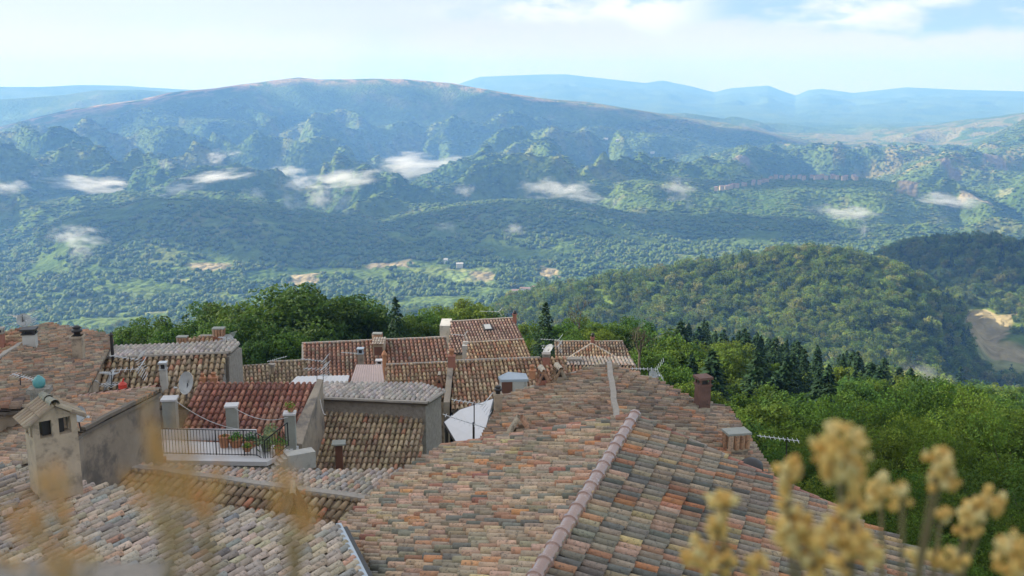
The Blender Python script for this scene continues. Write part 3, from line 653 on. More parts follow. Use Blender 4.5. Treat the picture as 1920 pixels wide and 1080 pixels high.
for px, yb, yt, w_ in ((437, 808, 757, 23), (546, 838, 771, 22), (322, 806, 744, 27)):
    mb = MB(); b = at_z(px, yb, TZ); s = pxm(b); H = (yb - yt) * s * 1.0; mb.box((b.x, b.y, b.z + H / 2 - .1), (w_ * s * .88, w_ * s * .88, H + .1), .12); c = mb.build('pillar', M['concrete'], ter)
    mb = MB(); mb.box((b.x, b.y, b.z + H - .01), (w_ * s * 1.06, w_ * s * 1.06, .07), .12); mb.build('coping', M['white'], c)

# --- small roofs below the terrace: pale back slope and dark front slope
EP = ridge_plane((222, 876), (700, 941), -11.3, 6, 'far'); EN = ridge_plane((222, 876), (700, 941), -11.3, 19, 'near')
ea = at_z(218, 875, -11.3); eb = at_z(703, 941, -11.3)
hE, zb = house('house', 'low roof with pale back slope and dark mossy front slope, below the terrace', [ea, eb])
_, p1 = roof(hE, EP, [ea, (300, 874), (470, 884), (640, 886), (770, 884), (800, 895), eb], 'pale', seed=41, pitch=.2, row=.36, seg=5, messy=1.2, rise=.8)
_, p2 = roof(hE, EN, [ea, eb, (655, 1010), (560, 1030), (160, 960)], 'facing', seed=42, moss=True, pitch=.23, row=.37, seg=6, jit=.1, messy=1.4)
walls(hE, [(EP, p1), (EN, p2)], M['stone'], zb, .1)
mb = MB(); strip(mb, ea, eb, .3, .12, wob=.02, seed=9); mb.build('ridge_cap', M['mortar'], hE)
chimney(hE, EN, 552, 992, 915, 50, 'tent', 'plaster_grey', .2, label='squat rendered chimney with tile hood, behind dry grass')

# --- pale roof in the lower left corner
FP = dir_plane((330, 990), -8.3, 5, (1, -.31)); F2 = dir_plane((60, 905), -8.5, 7, (1, -.17))
q = FP.hit(330, 990)
hF, zb = house('house', 'pale grey tiled roof tinted as if lit, in the lower left corner', [q])
_, p1 = roof(hF, FP, [(-60, 996), (0, 975), (150, 912), (200, 916), (300, 936), (410, 956), (480, 966), (560, 978), (632, 992), (700, 1130), (-120, 1180)], 'pale', seed=51, pitch=.205, row=.36, seg=6, jit=1, messy=1.1, rise=.8)
F2.p = F2.p + Vector((0, 0, FP.hit(70, 945).z - F2.hit(70, 945).z + .02))
_, p2 = roof(hF, F2, [(-60, 868), (0, 877), (70, 889), (150, 912), (0, 973), (-60, 994)], 'pale', seed=52, pitch=.205, row=.36, seg=6, jit=1, messy=1.3)
walls(hF, [(FP, p1), (F2, p2)], M['plaster'], zb, .15)
mb = MB(); strip(mb, FP.hit(-50, 990) + FP.n * .03, FP.hit(150, 922) + FP.n * .03, .16, .05, wob=.02); mb.build('valley_mortar', M['deck'], hF)
mb = MB(); a = FP.hit(633, 990); b = FP.hit(702, 1130); strip(mb, a + Vector((.02, 0, .05)), b + Vector((.02, 0, .05)), .13, .05); mb.build('flashing', M['bluemetal'], hF)
mb = MB(); strip(mb, a + Vector((.14, 0, -.04)), b + Vector((.14, 0, -.04)), .12, .07); mb.build('gutter', M['dark'], hF)
# dovecote-like chimney
b = F2.hit(108, 930); s = pxm(b); W = 76 * s; H = 185 * s; zt = b.z + H; rz = R(-50); WX = W * .78; WY = W * 1.0
dc = MB(); zw = zt - .62; dc.box((b.x, b.y, (b.z - .6 + zw) / 2), (WX, WY, zw - (b.z - .6)), rz)
cs, sn = math.cos(rz), math.sin(rz)
def loc(x, y, z): return Vector((b.x + x * cs - y * sn, b.y + x * sn + y * cs, z))
for x in (-.43, .43):
    for y in (-.43, 0, .43): dc.box(loc(x * WX, y * WY, zt - .45), (WX * .13, WY * (.16 if y == 0 else .14), .36), rz)
for y in (-.43, .43): dc.box(loc(0, y * WY, zt - .45), (WX * .2, WY * .13, .36), rz)
dc.prism([loc(-WX * .5, -WY * .5, zt - .28), loc(-WX * .5, WY * .5, zt - .28), loc(-WX * .5, 0, zt - .02)][::-1], [loc(WX * .5, -WY * .5, zt - .28), loc(WX * .5, WY * .5, zt - .28), loc(WX * .5, 0, zt - .02)][::-1])
dch = dc.build('chimney', M['plaster'], hF); dch['label'] = 'tall plastered chimney with slotted openings and tiny gabled tile roof'
t = MB()
for sg in (-1, 1):
    for k in range(6):
        x = (-.50 + .2 * k) * WX * 1.1; caps(t, loc(x, sg * .01, zt + .02), loc(x, sg * WY * .66, zt - .34), r=.062, ln=.42, up=Vector((-sn * sg * .5, cs * sg * .5, 1)), cols=[(.34, .25, .17), (.28, .21, .15), (.38, .30, .21)], seed=k + sg)
caps(t, loc(-WX * .64, 0, zt + .03), loc(WX * .64, 0, zt + .03), r=.095, ln=.42, cols=[(.25, .24, .19), (.33, .28, .20)], seed=2); t.build('tile_roof', M['tile_moss'], dch)
f = MB(); f.box(loc(0, 0, zt - .45), (WX * .5, WY * .5, .34), rz); f.build('flue', M['dark'], dch)
fl = MB(); fl.box((b.x, b.y - .1, b.z - .02), (W * 1.05, W * .9, .14), rz); fl.build('flashing', M['deck'], dch)

# --- roof left, with plain rendered wall below its verge
GP = dir_plane((220, 760), -9.6, 15, (-1, .22))
hG, zb = house('house', 'brown roof with bare grey rendered gable wall at left', [GP.hit(200, 770)])
_, p1 = roof(hG, GP, [(-60, 765), (60, 755), (145, 750), (295, 730), (302, 734), (156, 808), (90, 862), (-60, 905)], 'brown', seed=61, seg=5, jit=1, pitch=.25)
walls(hG, [(GP, p1)], M['plaster_grey'], zb, .08)
mb = MB(); caps(mb, GP.hit(145, 749) + GP.n * .05, GP.hit(297, 731) + GP.n * .05, r=.11, ln=.42, cols=[(.5, .28, .22), (.48, .34, .28), (.45, .22, .16)], seed=7); mb.build('ridge_cap', M['tile'], hG)
mb = MB(); strip(mb, GP.hit(300, 733) + GP.n * .02, GP.hit(156, 808) + GP.n * .02, .18, .09, wob=.02); mb.build('verge_edge', M['deck'], hG)
c = chimney(hG, GP, 6, 742, 694, 44, 'pot', 'brick', 0, label='wide red brick chimney at left edge')

# --- big roof upper left
HP = dir_plane((100, 640), -10.8, 15, (1, .10)); H2 = dir_plane((10, 650), -10.8, 15, (-1, .55))
hH, zb = house('house', 'large brown roof with three chimneys in the upper left', [HP.hit(110, 660)])
_, p1 = roof(hH, HP, [(47, 642), (60, 617), (82, 609), (94, 610), (207, 631), (212, 645), (197, 672), (150, 762), (-60, 775), (-60, 700), (0, 679)], 'brown', seed=71, seg=4, jit=1, pitch=.26)
H2.p = H2.p + Vector((0, 0, HP.hit(30, 655).z - H2.hit(30, 655).z))
_, p2 = roof(hH, H2, [(-60, 640), (0, 626), (62, 614), (47, 642), (0, 679), (-60, 700)], 'ochre', seed=72, seg=4, jit=1, pitch=.26)
walls(hH, [(HP, p1), (H2, p2)], M['plaster'], zb, .3)
mb = MB(); strip(mb, HP.hit(-40, 696), HP.hit(47, 642), .22, .1, wob=.02); mb.build('ridge_cap', M['mortar'], hH); mb = MB(); strip(mb, HP.hit(60, 616), HP.hit(92, 609), .2, .1, wob=.02); strip(mb, HP.hit(92, 609), HP.hit(208, 631), .14, .07, wob=.01); mb.build('ridge_cap', M['mortar'], hH)
chimney(hH, HP, 58, 654, 615, 25, 'slab', 'plaster_pale', .2, cap='dark', label='broad grey chimney with blackened top')
chimney(hH, HP, 149, 676, 610, 23, 'cowl', 'plaster', .15, label='tall chimney with black round cowl')
chimney(hH, H2, 3, 655, 614, 15, 'slab', 'brick', .2, label='narrow brick chimney at left edge')
chimney(hH, HP, 211, 662, 622, 8, 'pipe', 'dark', 0, cap='dark', label='dark pipe at the roof corner')

# --- house with stone gable, left of centre
IP = ridge_plane((195, 672), (428, 662), -11.6, 7.5, 'far'); IN = ridge_plane((195, 673), (428, 663), -11.65, 20, 'near')
hI, zb = house('house', 'stone gabled house with white-grey back slope and dark mossy front slope', [IN.hit(310, 690)])
_, p1 = roof(hI, IP, [(193, 672), (215, 652), (330, 648), (442, 641), (447, 648), (428, 662)], 'white', seed=81, seg=4, pitch=.21, row=.4)
_, p2 = roof(hI, IN, [(200, 673), (426, 663), (408, 760), (150, 770)], 'facing', seed=82, seg=5, moss=True, pitch=.235, row=.40, jit=.15, messy=1.5)
walls(hI, [(IP, p1), (IN, p2)], M['stone'], zb, .06)
mb = MB(); strip(mb, IP.hit(194, 672), IP.hit(429, 662), .16, .07, wob=.015); strip(mb, IP.hit(429, 662), IP.hit(446, 646), .2, .08, wob=.02); mb.build('verge_edge', M['mortar'], hI)
a = IP.hit(428, 663); b_ = IP.hit(448, 648); mb = MB(); nn = Vector((b_.y - a.y, a.x - b_.x, 0)).normalized() * .3; nn = nn if nn.x > 0 else -nn
mb.prism([a + Vector((.05, -.05, -.12)), b_ + Vector((.12, 0, -.1)), b_ + Vector((-.2, .2, -.12)), a + Vector((-.25, .1, -.12))], [Vector((p.x, p.y, zb)) for p in (a + Vector((-.25, -1.2, 0)), b_ + Vector((.12, 0, 0)), b_ + Vector((-.2, .2, 0)), a + Vector((-.25, .1, 0)))]); mb.build('gable_wall', M['stone'], hI)
chimney(hI, IN, 309, 732, 678, 14, 'slab', 'plaster_pale', .1, cap='alu', label='thin pale chimney with metal top, on mossy slope')
chimney(hI, IN, 402, 724, 698, 14, 'pot', 'terra', .1, label='short terracotta pot chimney')
chimney(hI, IN, 381, 722, 700, 11, 'pot', 'terra', .1)

IB = ridge_plane((350, 634), (440, 632), -12.2, 10, 'near'); hI2, zb = house('house', 'small ochre roof just behind the stone gabled house', [IB.hit(400, 638)])
_, p1 = roof(hI2, IB, [(352, 637), (375, 632), (420, 632), (440, 640), (435, 652), (350, 652)], 'ochre', seed=85, seg=4); walls(hI2, [(IB, p1)], M['stone'], zb)
chimney(hI2, IB, 343, 650, 630, 20, 'uptiles', 'brick', 0); chimney(hI2, IB, 411, 637, 614, 22, 'uptiles', 'brick', 0)
mb = MB(); strip(mb, IB.hit(375, 632), IB.hit(420, 632), .3, .1); mb.build('ridge_cap', M['mortar'], hI2)

# --- low roofs between
K1 = ridge_plane((450, 688), (505, 684), -15.0, 17, 'near'); h, zb = house('house', 'low brown roof right of the stone gable', [K1.hit(480, 700)])
_, p1 = roof(h, K1, [(446, 688), (506, 684), (506, 735), (446, 735)], 'facing', seed=91, seg=4); walls(h, [(K1, p1)], M['plaster'], zb)
mb = MB(); strip(mb, K1.hit(446, 688), K1.hit(506, 684), .14, .07); mb.build('ridge_cap', M['mortar'], h)
K2 = ridge_plane((505, 680), (570, 676), -15.2, 17, 'near'); h, zb = house('house', 'small brown roof beside the long reddish roof', [K2.hit(540, 700)])
_, p1 = roof(h, K2, [(506, 679), (575, 676), (578, 735), (507, 735)], 'facing', seed=92, seg=4); walls(h, [(K2, p1)], M['plaster'], zb)
mb = MB(); strip(mb, K2.hit(506, 679), K2.hit(575, 676), .14, .07); mb.build('ridge_cap', M['mortar'], h)
chimney(h, K2, 510, 700, 682, 11, 'slab', 'plaster', 0)

# --- long reddish roof
JP = ridge_plane((568, 645), (836, 633), -17.2, 17, 'near'); hJ, zb = house('house', 'long reddish brown roof in the middle distance with dormer and chimneys', [JP.hit(700, 660)])
_, p1 = roof(hJ, JP, [(568, 645), (837, 633), (842, 745), (568, 745)], 'redbrown', seed=101, seg=4, pitch=.27, row=.40, messy=.5); walls(hJ, [(JP, p1)], M['plaster'], zb)
mb = MB(); strip(mb, JP.hit(566, 645), JP.hit(837, 633), .22, .1, wob=.01); strip(mb, JP.hit(568, 645), JP.hit(568, 700), .16, .06); mb.build('ridge_cap', M['mortar'], hJ)
chimney(hJ, JP, 677, 693, 652, 12, 'slab', 'plaster_grey', 0, cap='bluemetal', label='slim grey chimney on the long roof')
chimney(hJ, JP, 722, 718, 655, 11, 'pipe', 'terra', 0, cap='terra', label='tall orange clay pipe chimney')
chimney(hJ, JP, 712, 706, 674, 13, 'slab', 'plaster_pale', 0, cap='white')
# dormer
q = JP.hit(710, 668); s = pxm(q); mb = MB(); mb.box((q.x, q.y + .5, q.z + .35), (20 * s, 1.2, 1.0)); dm = mb.build('dormer', M['plaster'], hJ)
mb = MB(); mb.box((q.x, q.y - .11, q.z + .38), (15 * s, .06, .55)); mb.build('dormer_window', M['rust'], dm)
mb = MB()
for k in range(5): caps(mb, q + Vector(((k - 2) * .17, .9, 1.02)), q + Vector(((k - 2) * .17, -.35, .86)), r=.085, ln=.45, cols=[(.5, .42, .34), (.44, .34, .26)], seed=k)
mb.build('dormer_tiles', M['tile'], dm)
chimney(hJ, JP, 708, 645, 624, 18, 'uptiles', 'brick', 0, label='ridge chimney of red tiles')

# pink canopy and white corrugated canopy
def canopy(name, label, z, pts, m, pitch_px=6, posts=True, fall=(.0), amp=.03):
    P = [at_z(*p[:2], z + (p[2] if len(p) > 2 else 0)) for p in pts]; c = sum(P, Vector()) / len(P); g = float(height(np.array([c.x]), np.array([c.y]))[0]); root = empty(name, (c.x, c.y, g), label, 'canopy')
    mb = MB(); n = 26; top = []; 
    A, B, C_, D_ = P[0], P[1], P[2], P[3]
    for i in range(n + 1):
        u = i / n; o_ = Vector((0, 0, amp * (i % 2))); top.append(A.lerp(B, u) + o_); top.append(D_.lerp(C_, u) + o_)
    mb.add(top + [p - Vector((0, 0, .04)) for p in top], [(2 * i, 2 * i + 2, 2 * i + 3, 2 * i + 1) for i in range(n)] + [(2 * i + 2 * n + 2, 2 * i + 2 * n + 3, 2 * i + 2 * n + 5, 2 * i + 2 * n + 4) for i in range(n)] + [(0, 1, 2 * n + 3, 2 * n + 2), (2 * n, 4 * n + 2, 4 * n + 3, 2 * n + 1)])
    mb.build('corrugated_sheet', m, root)
    for p in P:
        p = p.lerp(c, .08); q = MB(); q.box((p.x, p.y, (p.z - .05 + g) / 2), (.12, .12, p.z - .05 - g)); q.build('post', M['wood'], root)
    return root
canopy('canopy', 'pinkish corrugated canopy below the slim chimneys of the long roof', -16.6, [(668, 684, .2), (716, 684, .2), (722, 722, 0), (655, 722, 0)], M['pinkish'])
canopy('canopy', 'whitish corrugated canopy behind the red roof', -15.2, [(556, 706), (655, 704), (650, 722), (540, 722)], M['white'])
# white translucent panel roof
PZ = -12.6; P = [at_z(x, y, PZ + dz) for x, y, dz in ((926, 747, .35), (905, 829, .3), (857, 831, -.1), (833, 791, -.15), (862, 768, .1))]; c = sum(P, Vector()) / 5; g = float(height(np.array([c.x]), np.array([c.y]))[0])
wc = empty('canopy', (c.x, c.y, g), 'white sheet canopy between brown roofs, with antennas in front', 'canopy'); mb = MB(); mb.prism(P, [p - Vector((0, 0, .07)) for p in P]); mb.build('sheet', M['white'], wc)
mb = MB(); [strip(mb, P[k] - Vector((0, 0, .1)), P[(k + 1) % 5] - Vector((0, 0, .1)), .06, .1) for k in range(5)]; mb.build('frame', M['dark'], wc)
mb = MB(); [mb.box((q.x, q.y, (q.z + g) / 2 - .1), (.12, .12, q.z - g)) for q in [p.lerp(c, .1) for p in P]]; mb.build('posts', M['dark'], wc)

# --- upper house with skylight
KP = ridge_plane((846, 604), (963, 597), -18.3, 18, 'near'); hK, zb = house('house', 'mauve tiled roof with a skylight, highest of the far roofs', [KP.hit(905, 615)])
_, p1 = roof(hK, KP, [(846, 604), (963, 597), (988, 652), (840, 665)], 'mauve', seed=111, seg=4, pitch=.24, row=.36, messy=.4); walls(hK, [(KP, p1)], M['plaster'], zb, .1)
mb = MB(); strip(mb, KP.hit(844, 604), KP.hit(964, 597), .2, .1, wob=.01); mb.build('ridge_cap', M['mortar'], hK)
a = KP.hit(846, 605); mb = MB(); mb.box((a.x - .45, a.y + .6, (a.z - .1 + zb) / 2), (.8, 2.4, a.z - .1 - zb)); mb.build('side_wall', M['plaster_pale'], hK)
q = KP.hit(914, 616); mb = MB(); 
for dx, dt, w2, l2 in ((0, 0, .62, .62),): mb.prism([KP.pt(KP.st(q)[0] + x, KP.st(q)[1] + y, .18) for x, y in ((-.33, -.42), (.33, -.42), (.33, .42), (-.33, .42))], [KP.pt(KP.st(q)[0] + x, KP.st(q)[1] + y, .0) for x, y in ((-.4, -.5), (.4, -.5), (.4, .5), (-.4, .5))])
sk = mb.build('skylight', M['dark'], hK); mb = MB(); mb.prism([KP.pt(KP.st(q)[0] + x, KP.st(q)[1] + y, .19) for x, y in ((-.25, -.33), (.25, -.33), (.25, .33), (-.25, .33))], [KP.pt(KP.st(q)[0] + x, KP.st(q)[1] + y, .1) for x, y in ((-.25, -.33), (.25, -.33), (.25, .33), (-.25, .33))]); mb.build('pane', M['dish'], sk)
chimney(hK, KP, 965, 605, 582, 9, 'cowl', 'brick', 0, label='small ridge chimney with white cowl')
NP = ridge_plane((880, 643), (980, 637), -17.0, 19, 'near'); h, zb = house('house', 'ochre tiled roof below the skylight roof', [NP.hit(930, 655)])
_, p1 = roof(h, NP, [(878, 643), (981, 637), (1000, 680), (874, 686)], 'ochre', seed=112, seg=4, pitch=.22); walls(h, [(NP, p1)], M['plaster'], zb, .05)
mb = MB(); strip(mb, NP.hit(868, 644), NP.hit(982, 637), .2, .08, wob=.01); mb.build('ridge_cap', M['mortar'], h)
a = NP.hit(878, 644); mb = MB(); mb.box((a.x - .2, a.y + .2, (a.z - .05 + zb) / 2), (.36, 1.2, a.z - .05 - zb)); mb.build('side_wall', M['plaster_pale'], h)
MP = ridge_plane((850, 678), (1012, 672), -14.8, 19, 'near'); hM, zb = house('house', 'wide ochre roof behind the blue-roofed shed', [MP.hit(920, 700)])
_, p1 = roof(hM, MP, [(852, 678), (1012, 672), (1062, 670), (1060, 720), (940, 765), (846, 770)], 'ochre', seed=113, seg=5, pitch=.22); walls(hM, [(MP, p1)], M['plaster'], zb, .1)
mb = MB(); strip(mb, MP.hit(850, 678), MP.hit(1012, 672), .18, .09, wob=.015); mb.build('ridge_cap', M['mortar'], hM)
mb = MB(); a = MP.hit(851, 680); b_ = MP.hit(843, 765); mb.prism([a + Vector((-.3, 0, .1)), a + Vector((0, 0, .1)), b_ + Vector((0, 0, .3)), b_ + Vector((-.3, 0, .3))], [Vector((p.x, p.y, zb)) for p in (a + Vector((-.3, 0, 0)), a, b_, b_ + Vector((-.3, 0, 0)))]); mb.build('parapet_wall', M['plaster_grey'], hM)
chimney(hM, MP, 847, 690, 654, 15, 'pot', 'brick', 0, label='brick chimney on the parapet')
chimney(hM, MP, 998, 712, 684, 13, 'pot', 'terra', 0); chimney(hM, MP, 1024, 684, 662, 15, 'slab', 'brick', 0)
Q_ = ridge_plane((725, 685), (843, 680), -15.2, 18, 'near'); h, zb = house('house', 'small ochre roof behind the pale strip, left of the parapet', [Q_.hit(780, 700)])
_, p1 = roof(h, Q_, [(724, 685), (842, 680), (838, 750), (720, 742)], 'ochre', seed=114, seg=4, pitch=.21); walls(h, [(Q_, p1)], M['plaster'], zb, .1)
mb = MB(); strip(mb, Q_.hit(724, 685), Q_.hit(842, 680), .18, .08, wob=.015); mb.build('ridge_cap', M['mortar'], h)
chimney(h, Q_, 824, 729, 702, 17, 'tent', 'brick', 0)
# --- house at right end of village
OP = ridge_plane((1040, 641), (1168, 641), -17.6, 16, 'near'); hO, zb = house('house', 'tan roof with a small gable at the right end of the village', [OP.hit(1110, 655)])
_, p1 = roof(hO, OP, [(1040, 641), (1168, 641), (1192, 690), (1042, 690)], 'brown', seed=121, seg=4, pitch=.2); walls(hO, [(OP, p1)], M['plaster'], zb, .1)
G1 = ridge_plane((1068, 671), (1155, 671), -17.0, 24, 'near'); G1 = Plane(OP.hit(1110, 646) + Vector((0, 0, .32)), OP.u, Vector((0, -1, -.36)))
_, p3 = roof(hO, G1, [(1109, 645), (1156, 672), (1066, 672)], 'ochre', seed=122, seg=4, pitch=.2)
ap = G1.hit(1109, 645); mb = MB(); strip(mb, ap, G1.hit(1156, 672), .16, .08); strip(mb, ap, G1.hit(1066, 672), .16, .08); mb.build('gable_edge', M['mortar'], hO); mb = MB(); strip(mb, OP.hit(1040, 641), OP.hit(1168, 641), .16, .08, wob=.01); mb.build('ridge_cap', M['mortar'], hO)
chimney(hO, OP, 1111, 650, 624, 8, 'cowl', 'brick', 0)
O2 = ridge_plane((1058, 686), (1192, 687), -15.6, 7, 'far'); O3 = ridge_plane((1058, 687), (1192, 688), -15.65, 20, 'near'); h, zb = house('house', 'narrow roof with pale strip in front of the gabled tan roof', [O2.hit(1120, 680)])
_, p1 = roof(h, O2, [(1056, 686), (1062, 672), (1185, 672), (1192, 687)], 'pale', seed=123, seg=4, pitch=.2); _, p2 = roof(h, O3, [(1056, 687), (1192, 688), (1196, 716), (1052, 716)], 'ochre', seed=124, seg=4, pitch=.2); walls(h, [(O2, p1), (O3, p2)], M['plaster'], zb, .1)
mb = MB(); q = O2.hit(1075, 680); mb.box((q.x, q.y, q.z + .1), (.9, .5, .35)); mb.build('stone_vent', M['stone'], h)
# --- shed with blue-grey roof
SP = [at_z(x, y, z) for x, y, z in ((934, 706, -12.2), (953, 697, -12.1), (986, 700, -12.1), (991, 711, -12.25), (939, 712, -12.3))]; c = sum(SP, Vector()) / 5; g = float(height(np.array([c.x]), np.array([c.y]))[0])
sh = empty('shed', (c.x, c.y, g), 'small shed with blue-grey sheet roof behind the brown roof', 'shed'); mb = MB(); mb.prism([p for p in SP], [p - Vector((0, 0, .1)) for p in SP]); mb.build('roof', M['bluemetal'], sh)
mb = MB(); q = [p.lerp(c, .08) - Vector((0, 0, .1)) for p in SP]; mb.prism(q, [Vector((p.x, p.y, g - 1)) for p in q]); mb.build('wall', M['plaster_pale'], sh)
a = SP[4].lerp(c, .07); b_ = SP[3].lerp(c, .07); mb = MB(); d = (b_ - a); mb.prism([a - Vector((0, .03, .12)), a + d * .42 - Vector((0, .03, .12)), a + d * .42 - Vector((0, .0, .12)), a - Vector((0, 0, .12))], [p - Vector((0, 0, 1.6)) for p in (a - Vector((0, .03, .12)), a + d * .42 - Vector((0, .03, .12)), a + d * .42 - Vector((0, .0, .12)), a - Vector((0, 0, .12)))]); mb.build('door', M['rust'], sh)

# ------------------------------------------------------------------ antennas and dishes
def yagi(label, px, pb, pt, depth, boom=(1, .1), L=1.0, grid=False, dish=False, boom2=None, m='alu'):
    b = at_y(px, pb, depth); t_ = at_y(px, pt, depth); root = empty('tv_antenna', b, label, 'antenna', 'television antennas on the roofs')
    mb = MB(); mb.tube(b - Vector((0, 0, .4)), t_ + Vector((0, 0, .05)), .017, n=6); mb.build('mast', M['iron'] if m == 'alu' else M[m], root)
    def one(cz, dr, l, n, el, vertical=False):
        d = Vector((dr[0], dr[1], dr[2] if len(dr) > 2 else 0)).normalized(); c0 = Vector((t_.x, t_.y, cz)) - d * l * .3; q = MB(); q.tube(c0, c0 + d * l, .014, n=5)
        s_ = d.cross(Vector((0, 0, 1))).normalized() if not vertical else Vector((0, 0, 1))
        for k in range(n):
            p = c0 + d * l * (k + .3) / n; e = el * (1 - .35 * k / n); q.tube(p - s_ * e / 2, p + s_ * e / 2, .009, n=4)
        if grid:
            for sg in (-1, 1):
                for j in range(5):
                    o_ = Vector((0, 0, sg * (.05 + j * .07))) - d * (.02 + j * .05); q.tube(c0 + o_ - s_ * el * .6, c0 + o_ + s_ * el * .6, .009, n=4)
        q.build('antenna_array', M['alu'], root)
    one(t_.z, boom, L, 9 if not grid else 7, .42)
    if boom2: one(t_.z - .42, boom2, L * .9, 5, .75)
    return root
def dish(label, px, py, depth, r, look, mastpx=30):
    c = at_y(px, py, depth); s = pxm(c); b = c - Vector((0, 0, mastpx * s)); root = empty('satellite_dish', b, label, 'satellite dish', 'satellite dishes on the roofs'); d = Vector(look).normalized()
    mb = MB(); mb.tube(b - Vector((0, 0, .3)), c - d * .08, .02, n=6); mb.build('mast', M['iron'], root)
    mb = MB(); mb.lathe(c, [(r, .0), (r * .8, -r * .12), (r * .5, -r * .22), (.001, -r * .28), (.001, -r * .31), (r * .5, -r * .25), (r * .8, -r * .15), (r * 1.0, -.02), (r, 0)], 20, ax=d); mb.build('reflector', M['dish'], root, smooth=True)
    mb = MB(); f = c + d * r * 1.0 - Vector((0, 0, r * .5)); mb.tube(c - Vector((0, 0, r * .9)), f, .012, n=5); mb.tube(f - d * .04, f + d * .1, .035, n=8); mb.build('feed_arm', M['alu'], root)
yagi('antenna with a small dish beside the broad grey chimney', 42, 640, 592, 47, (-1, .2), 1.2, True, boom2=(-1, .1))
dish('round white dish beside the broad grey chimney', 45, 600, 47, .33, (.5, -.6, .4), 28)
yagi('antenna with grid reflector left of the mossy slope', 243, 735, 672, 36, (-1, .1, .12), 1.1, True, boom2=(-1, -.2))
yagi('thin antenna at the left edge above the turquoise pot', 83, 742, 665, 40, (.3, 1), .25, boom2=None)
yagi('white ladder antenna beside the turquoise pot', 38, 748, 705, 32, (1, -.1, -.25), .9)
yagi('antenna standing on the pinkish ridge', 209, 738, 700, 35, (-1, .3), .7, boom2=(-1, .2))
yagi('antenna with grid reflector behind the red roof', 594, 730, 676, 46, (-1, .1, .08), 1.1, True, boom2=(-1, .2))
yagi('bare bent antenna mast behind the red roof', 606, 732, 704, 46, (.2, 1), .2)
yagi('antenna with grid reflector in front of white canopy', 889, 832, 756, 28, (-1, .2, .1), .95, True)
yagi('long thin antenna crossing the white canopy', 887, 832, 795, 27.5, (-1, .1, .3), 1.3)
yagi('small antenna above the skylight roof', 925, 606, 584, 80, (-1, .1), 1.6, True)
yagi('antenna on the mauve roof, left of the skylight', 863, 642, 628, 72, (-1, .3), 1.1, True)
yagi('antenna beside the tan gabled roof', 1037, 680, 637, 62, (-1, .2), 1.2, True, boom2=(-1, .1))
yagi('antenna on the right edge of the brown roof', 1216, 712, 692, 33, (-1, .1), .9, True)
yagi('long white antenna beyond the upright-tile chimney', 1475, 872, 824, 30, (-1, .1, .1), 1.3)
yagi('thin antenna on the long reddish roof', 661, 690, 662, 62, (-1, .2), 1.1)
yagi('antenna above the low brown roof', 512, 684, 675, 58, (1, .1, .25), 1.2)
yagi('small antenna on the stone gabled house', 425, 655, 634, 46, (-.6, .3), .7, True)
dish('pale dish seen edge-on left of the mossy slope', 137, 722, 36, .42, (-.8, -.35, .3), 24)
dish('grey dish in front of large brown roof', 158, 702, 38, .40, (.6, -.7, .4), 24)
dish('tilted grey dish at the mossy slope', 203, 712, 37, .45, (-.85, -.3, .45), 26)
dish('rusty round dish left of the red roof', 348, 718, 37, .44, (-.6, -.75, .3), 22)
dish('small dish on the right edge of brown roof', 1226, 704, 33, .2, (.5, -.6, .5), 14)
dish('dark dish beside the tan gabled roof', 1027, 655, 63, .42, (-.6, -.3, .6), 20)
dish('round dish on the stone gable corner', 428, 636, 47, .25, (.3, -.8, .3), 16)
dish('white box-like dish below the dovecote chimney roof', 149, 776, 26, .22, (.9, -.35, .2), 14)

# ------------------------------------------------------------------ pots, bowls, small things
def foliage_ball(mb, c, r, n, leaf, cols, seed=0, flat=1.0):
    rg = np.random.default_rng(seed); c = np.array(c)
    for k in range(n):
        d = rg.normal(size=3); d /= np.linalg.norm(d); d[2] = abs(d[2]) * flat if rg.random() < .8 else d[2]; p = c + d * r * rg.uniform(.4, 1) ; a = rg.normal(size=3); a /= np.linalg.norm(a); b2 = np.cross(a, d); b2 /= np.linalg.norm(b2) + 1e-6
        col = np.array(cols[rg.integers(len(cols))]) * rg.uniform(.7, 1.3)
        mb.add(np.array([p - a * leaf, p + b2 * leaf * .5, p + a * leaf, p - b2 * leaf * .5]), [(0, 1, 2, 3)], col)
def pot(label, p, r, h, pr, cols, potm='terra', seed=0, n=160, leaf=.05, grp='potted plants on the terrace'):
    root = empty('potted_plant', p, label, 'potted plant', grp); mb = MB(); mb.lathe(p, [(.001, 0), (r * .72, 0), (r * .98, h * .85), (r * 1.08, h * .86), (r * 1.08, h), (r * .9, h), (r * .85, h * .8), (.001, h * .8)], 14); mb.build('pot', M[potm], root)
    f = MB(); foliage_ball(f, p + Vector((0, 0, h * 1.0)), pr, n, leaf, cols, seed); f.build('leaves', M['leaf_pot'], root)
LG = [(.10, .25, .03), (.14, .32, .05), (.07, .18, .03)]; AG = [(.22, .30, .16), (.30, .36, .2), (.34, .34, .14)]
pot('bright green bush in a terracotta pot behind the railing', at_z(443, 837, TZ), .26, .3, .3, LG, seed=1)
pot('dark green bush in a terracotta pot near the railing corner', at_z(470, 837, TZ), .24, .26, .28, [(.05, .14, .05), (.08, .2, .06)], seed=2)
pot('small yellow-green plant in a hanging pot on the railing', at_z(464, 846, TZ + .1), .16, .16, .17, [(.3, .42, .06), (.22, .34, .05)], seed=3, n=90)
pot('pale agave in a grey pot by the steps', at_z(500, 846, TZ), .2, .28, .42, AG, 'concrete', 4, 120, .11)
pot('leafy pale plant at the top of the steps', at_z(510, 826, TZ), .22, .3, .36, AG, 'terra', 5, 120, .08)
pot('trailing plant in a pot beside the stair railing', at_z(524, 852, TZ), .18, .3, .4, LG, 'terra', 6)
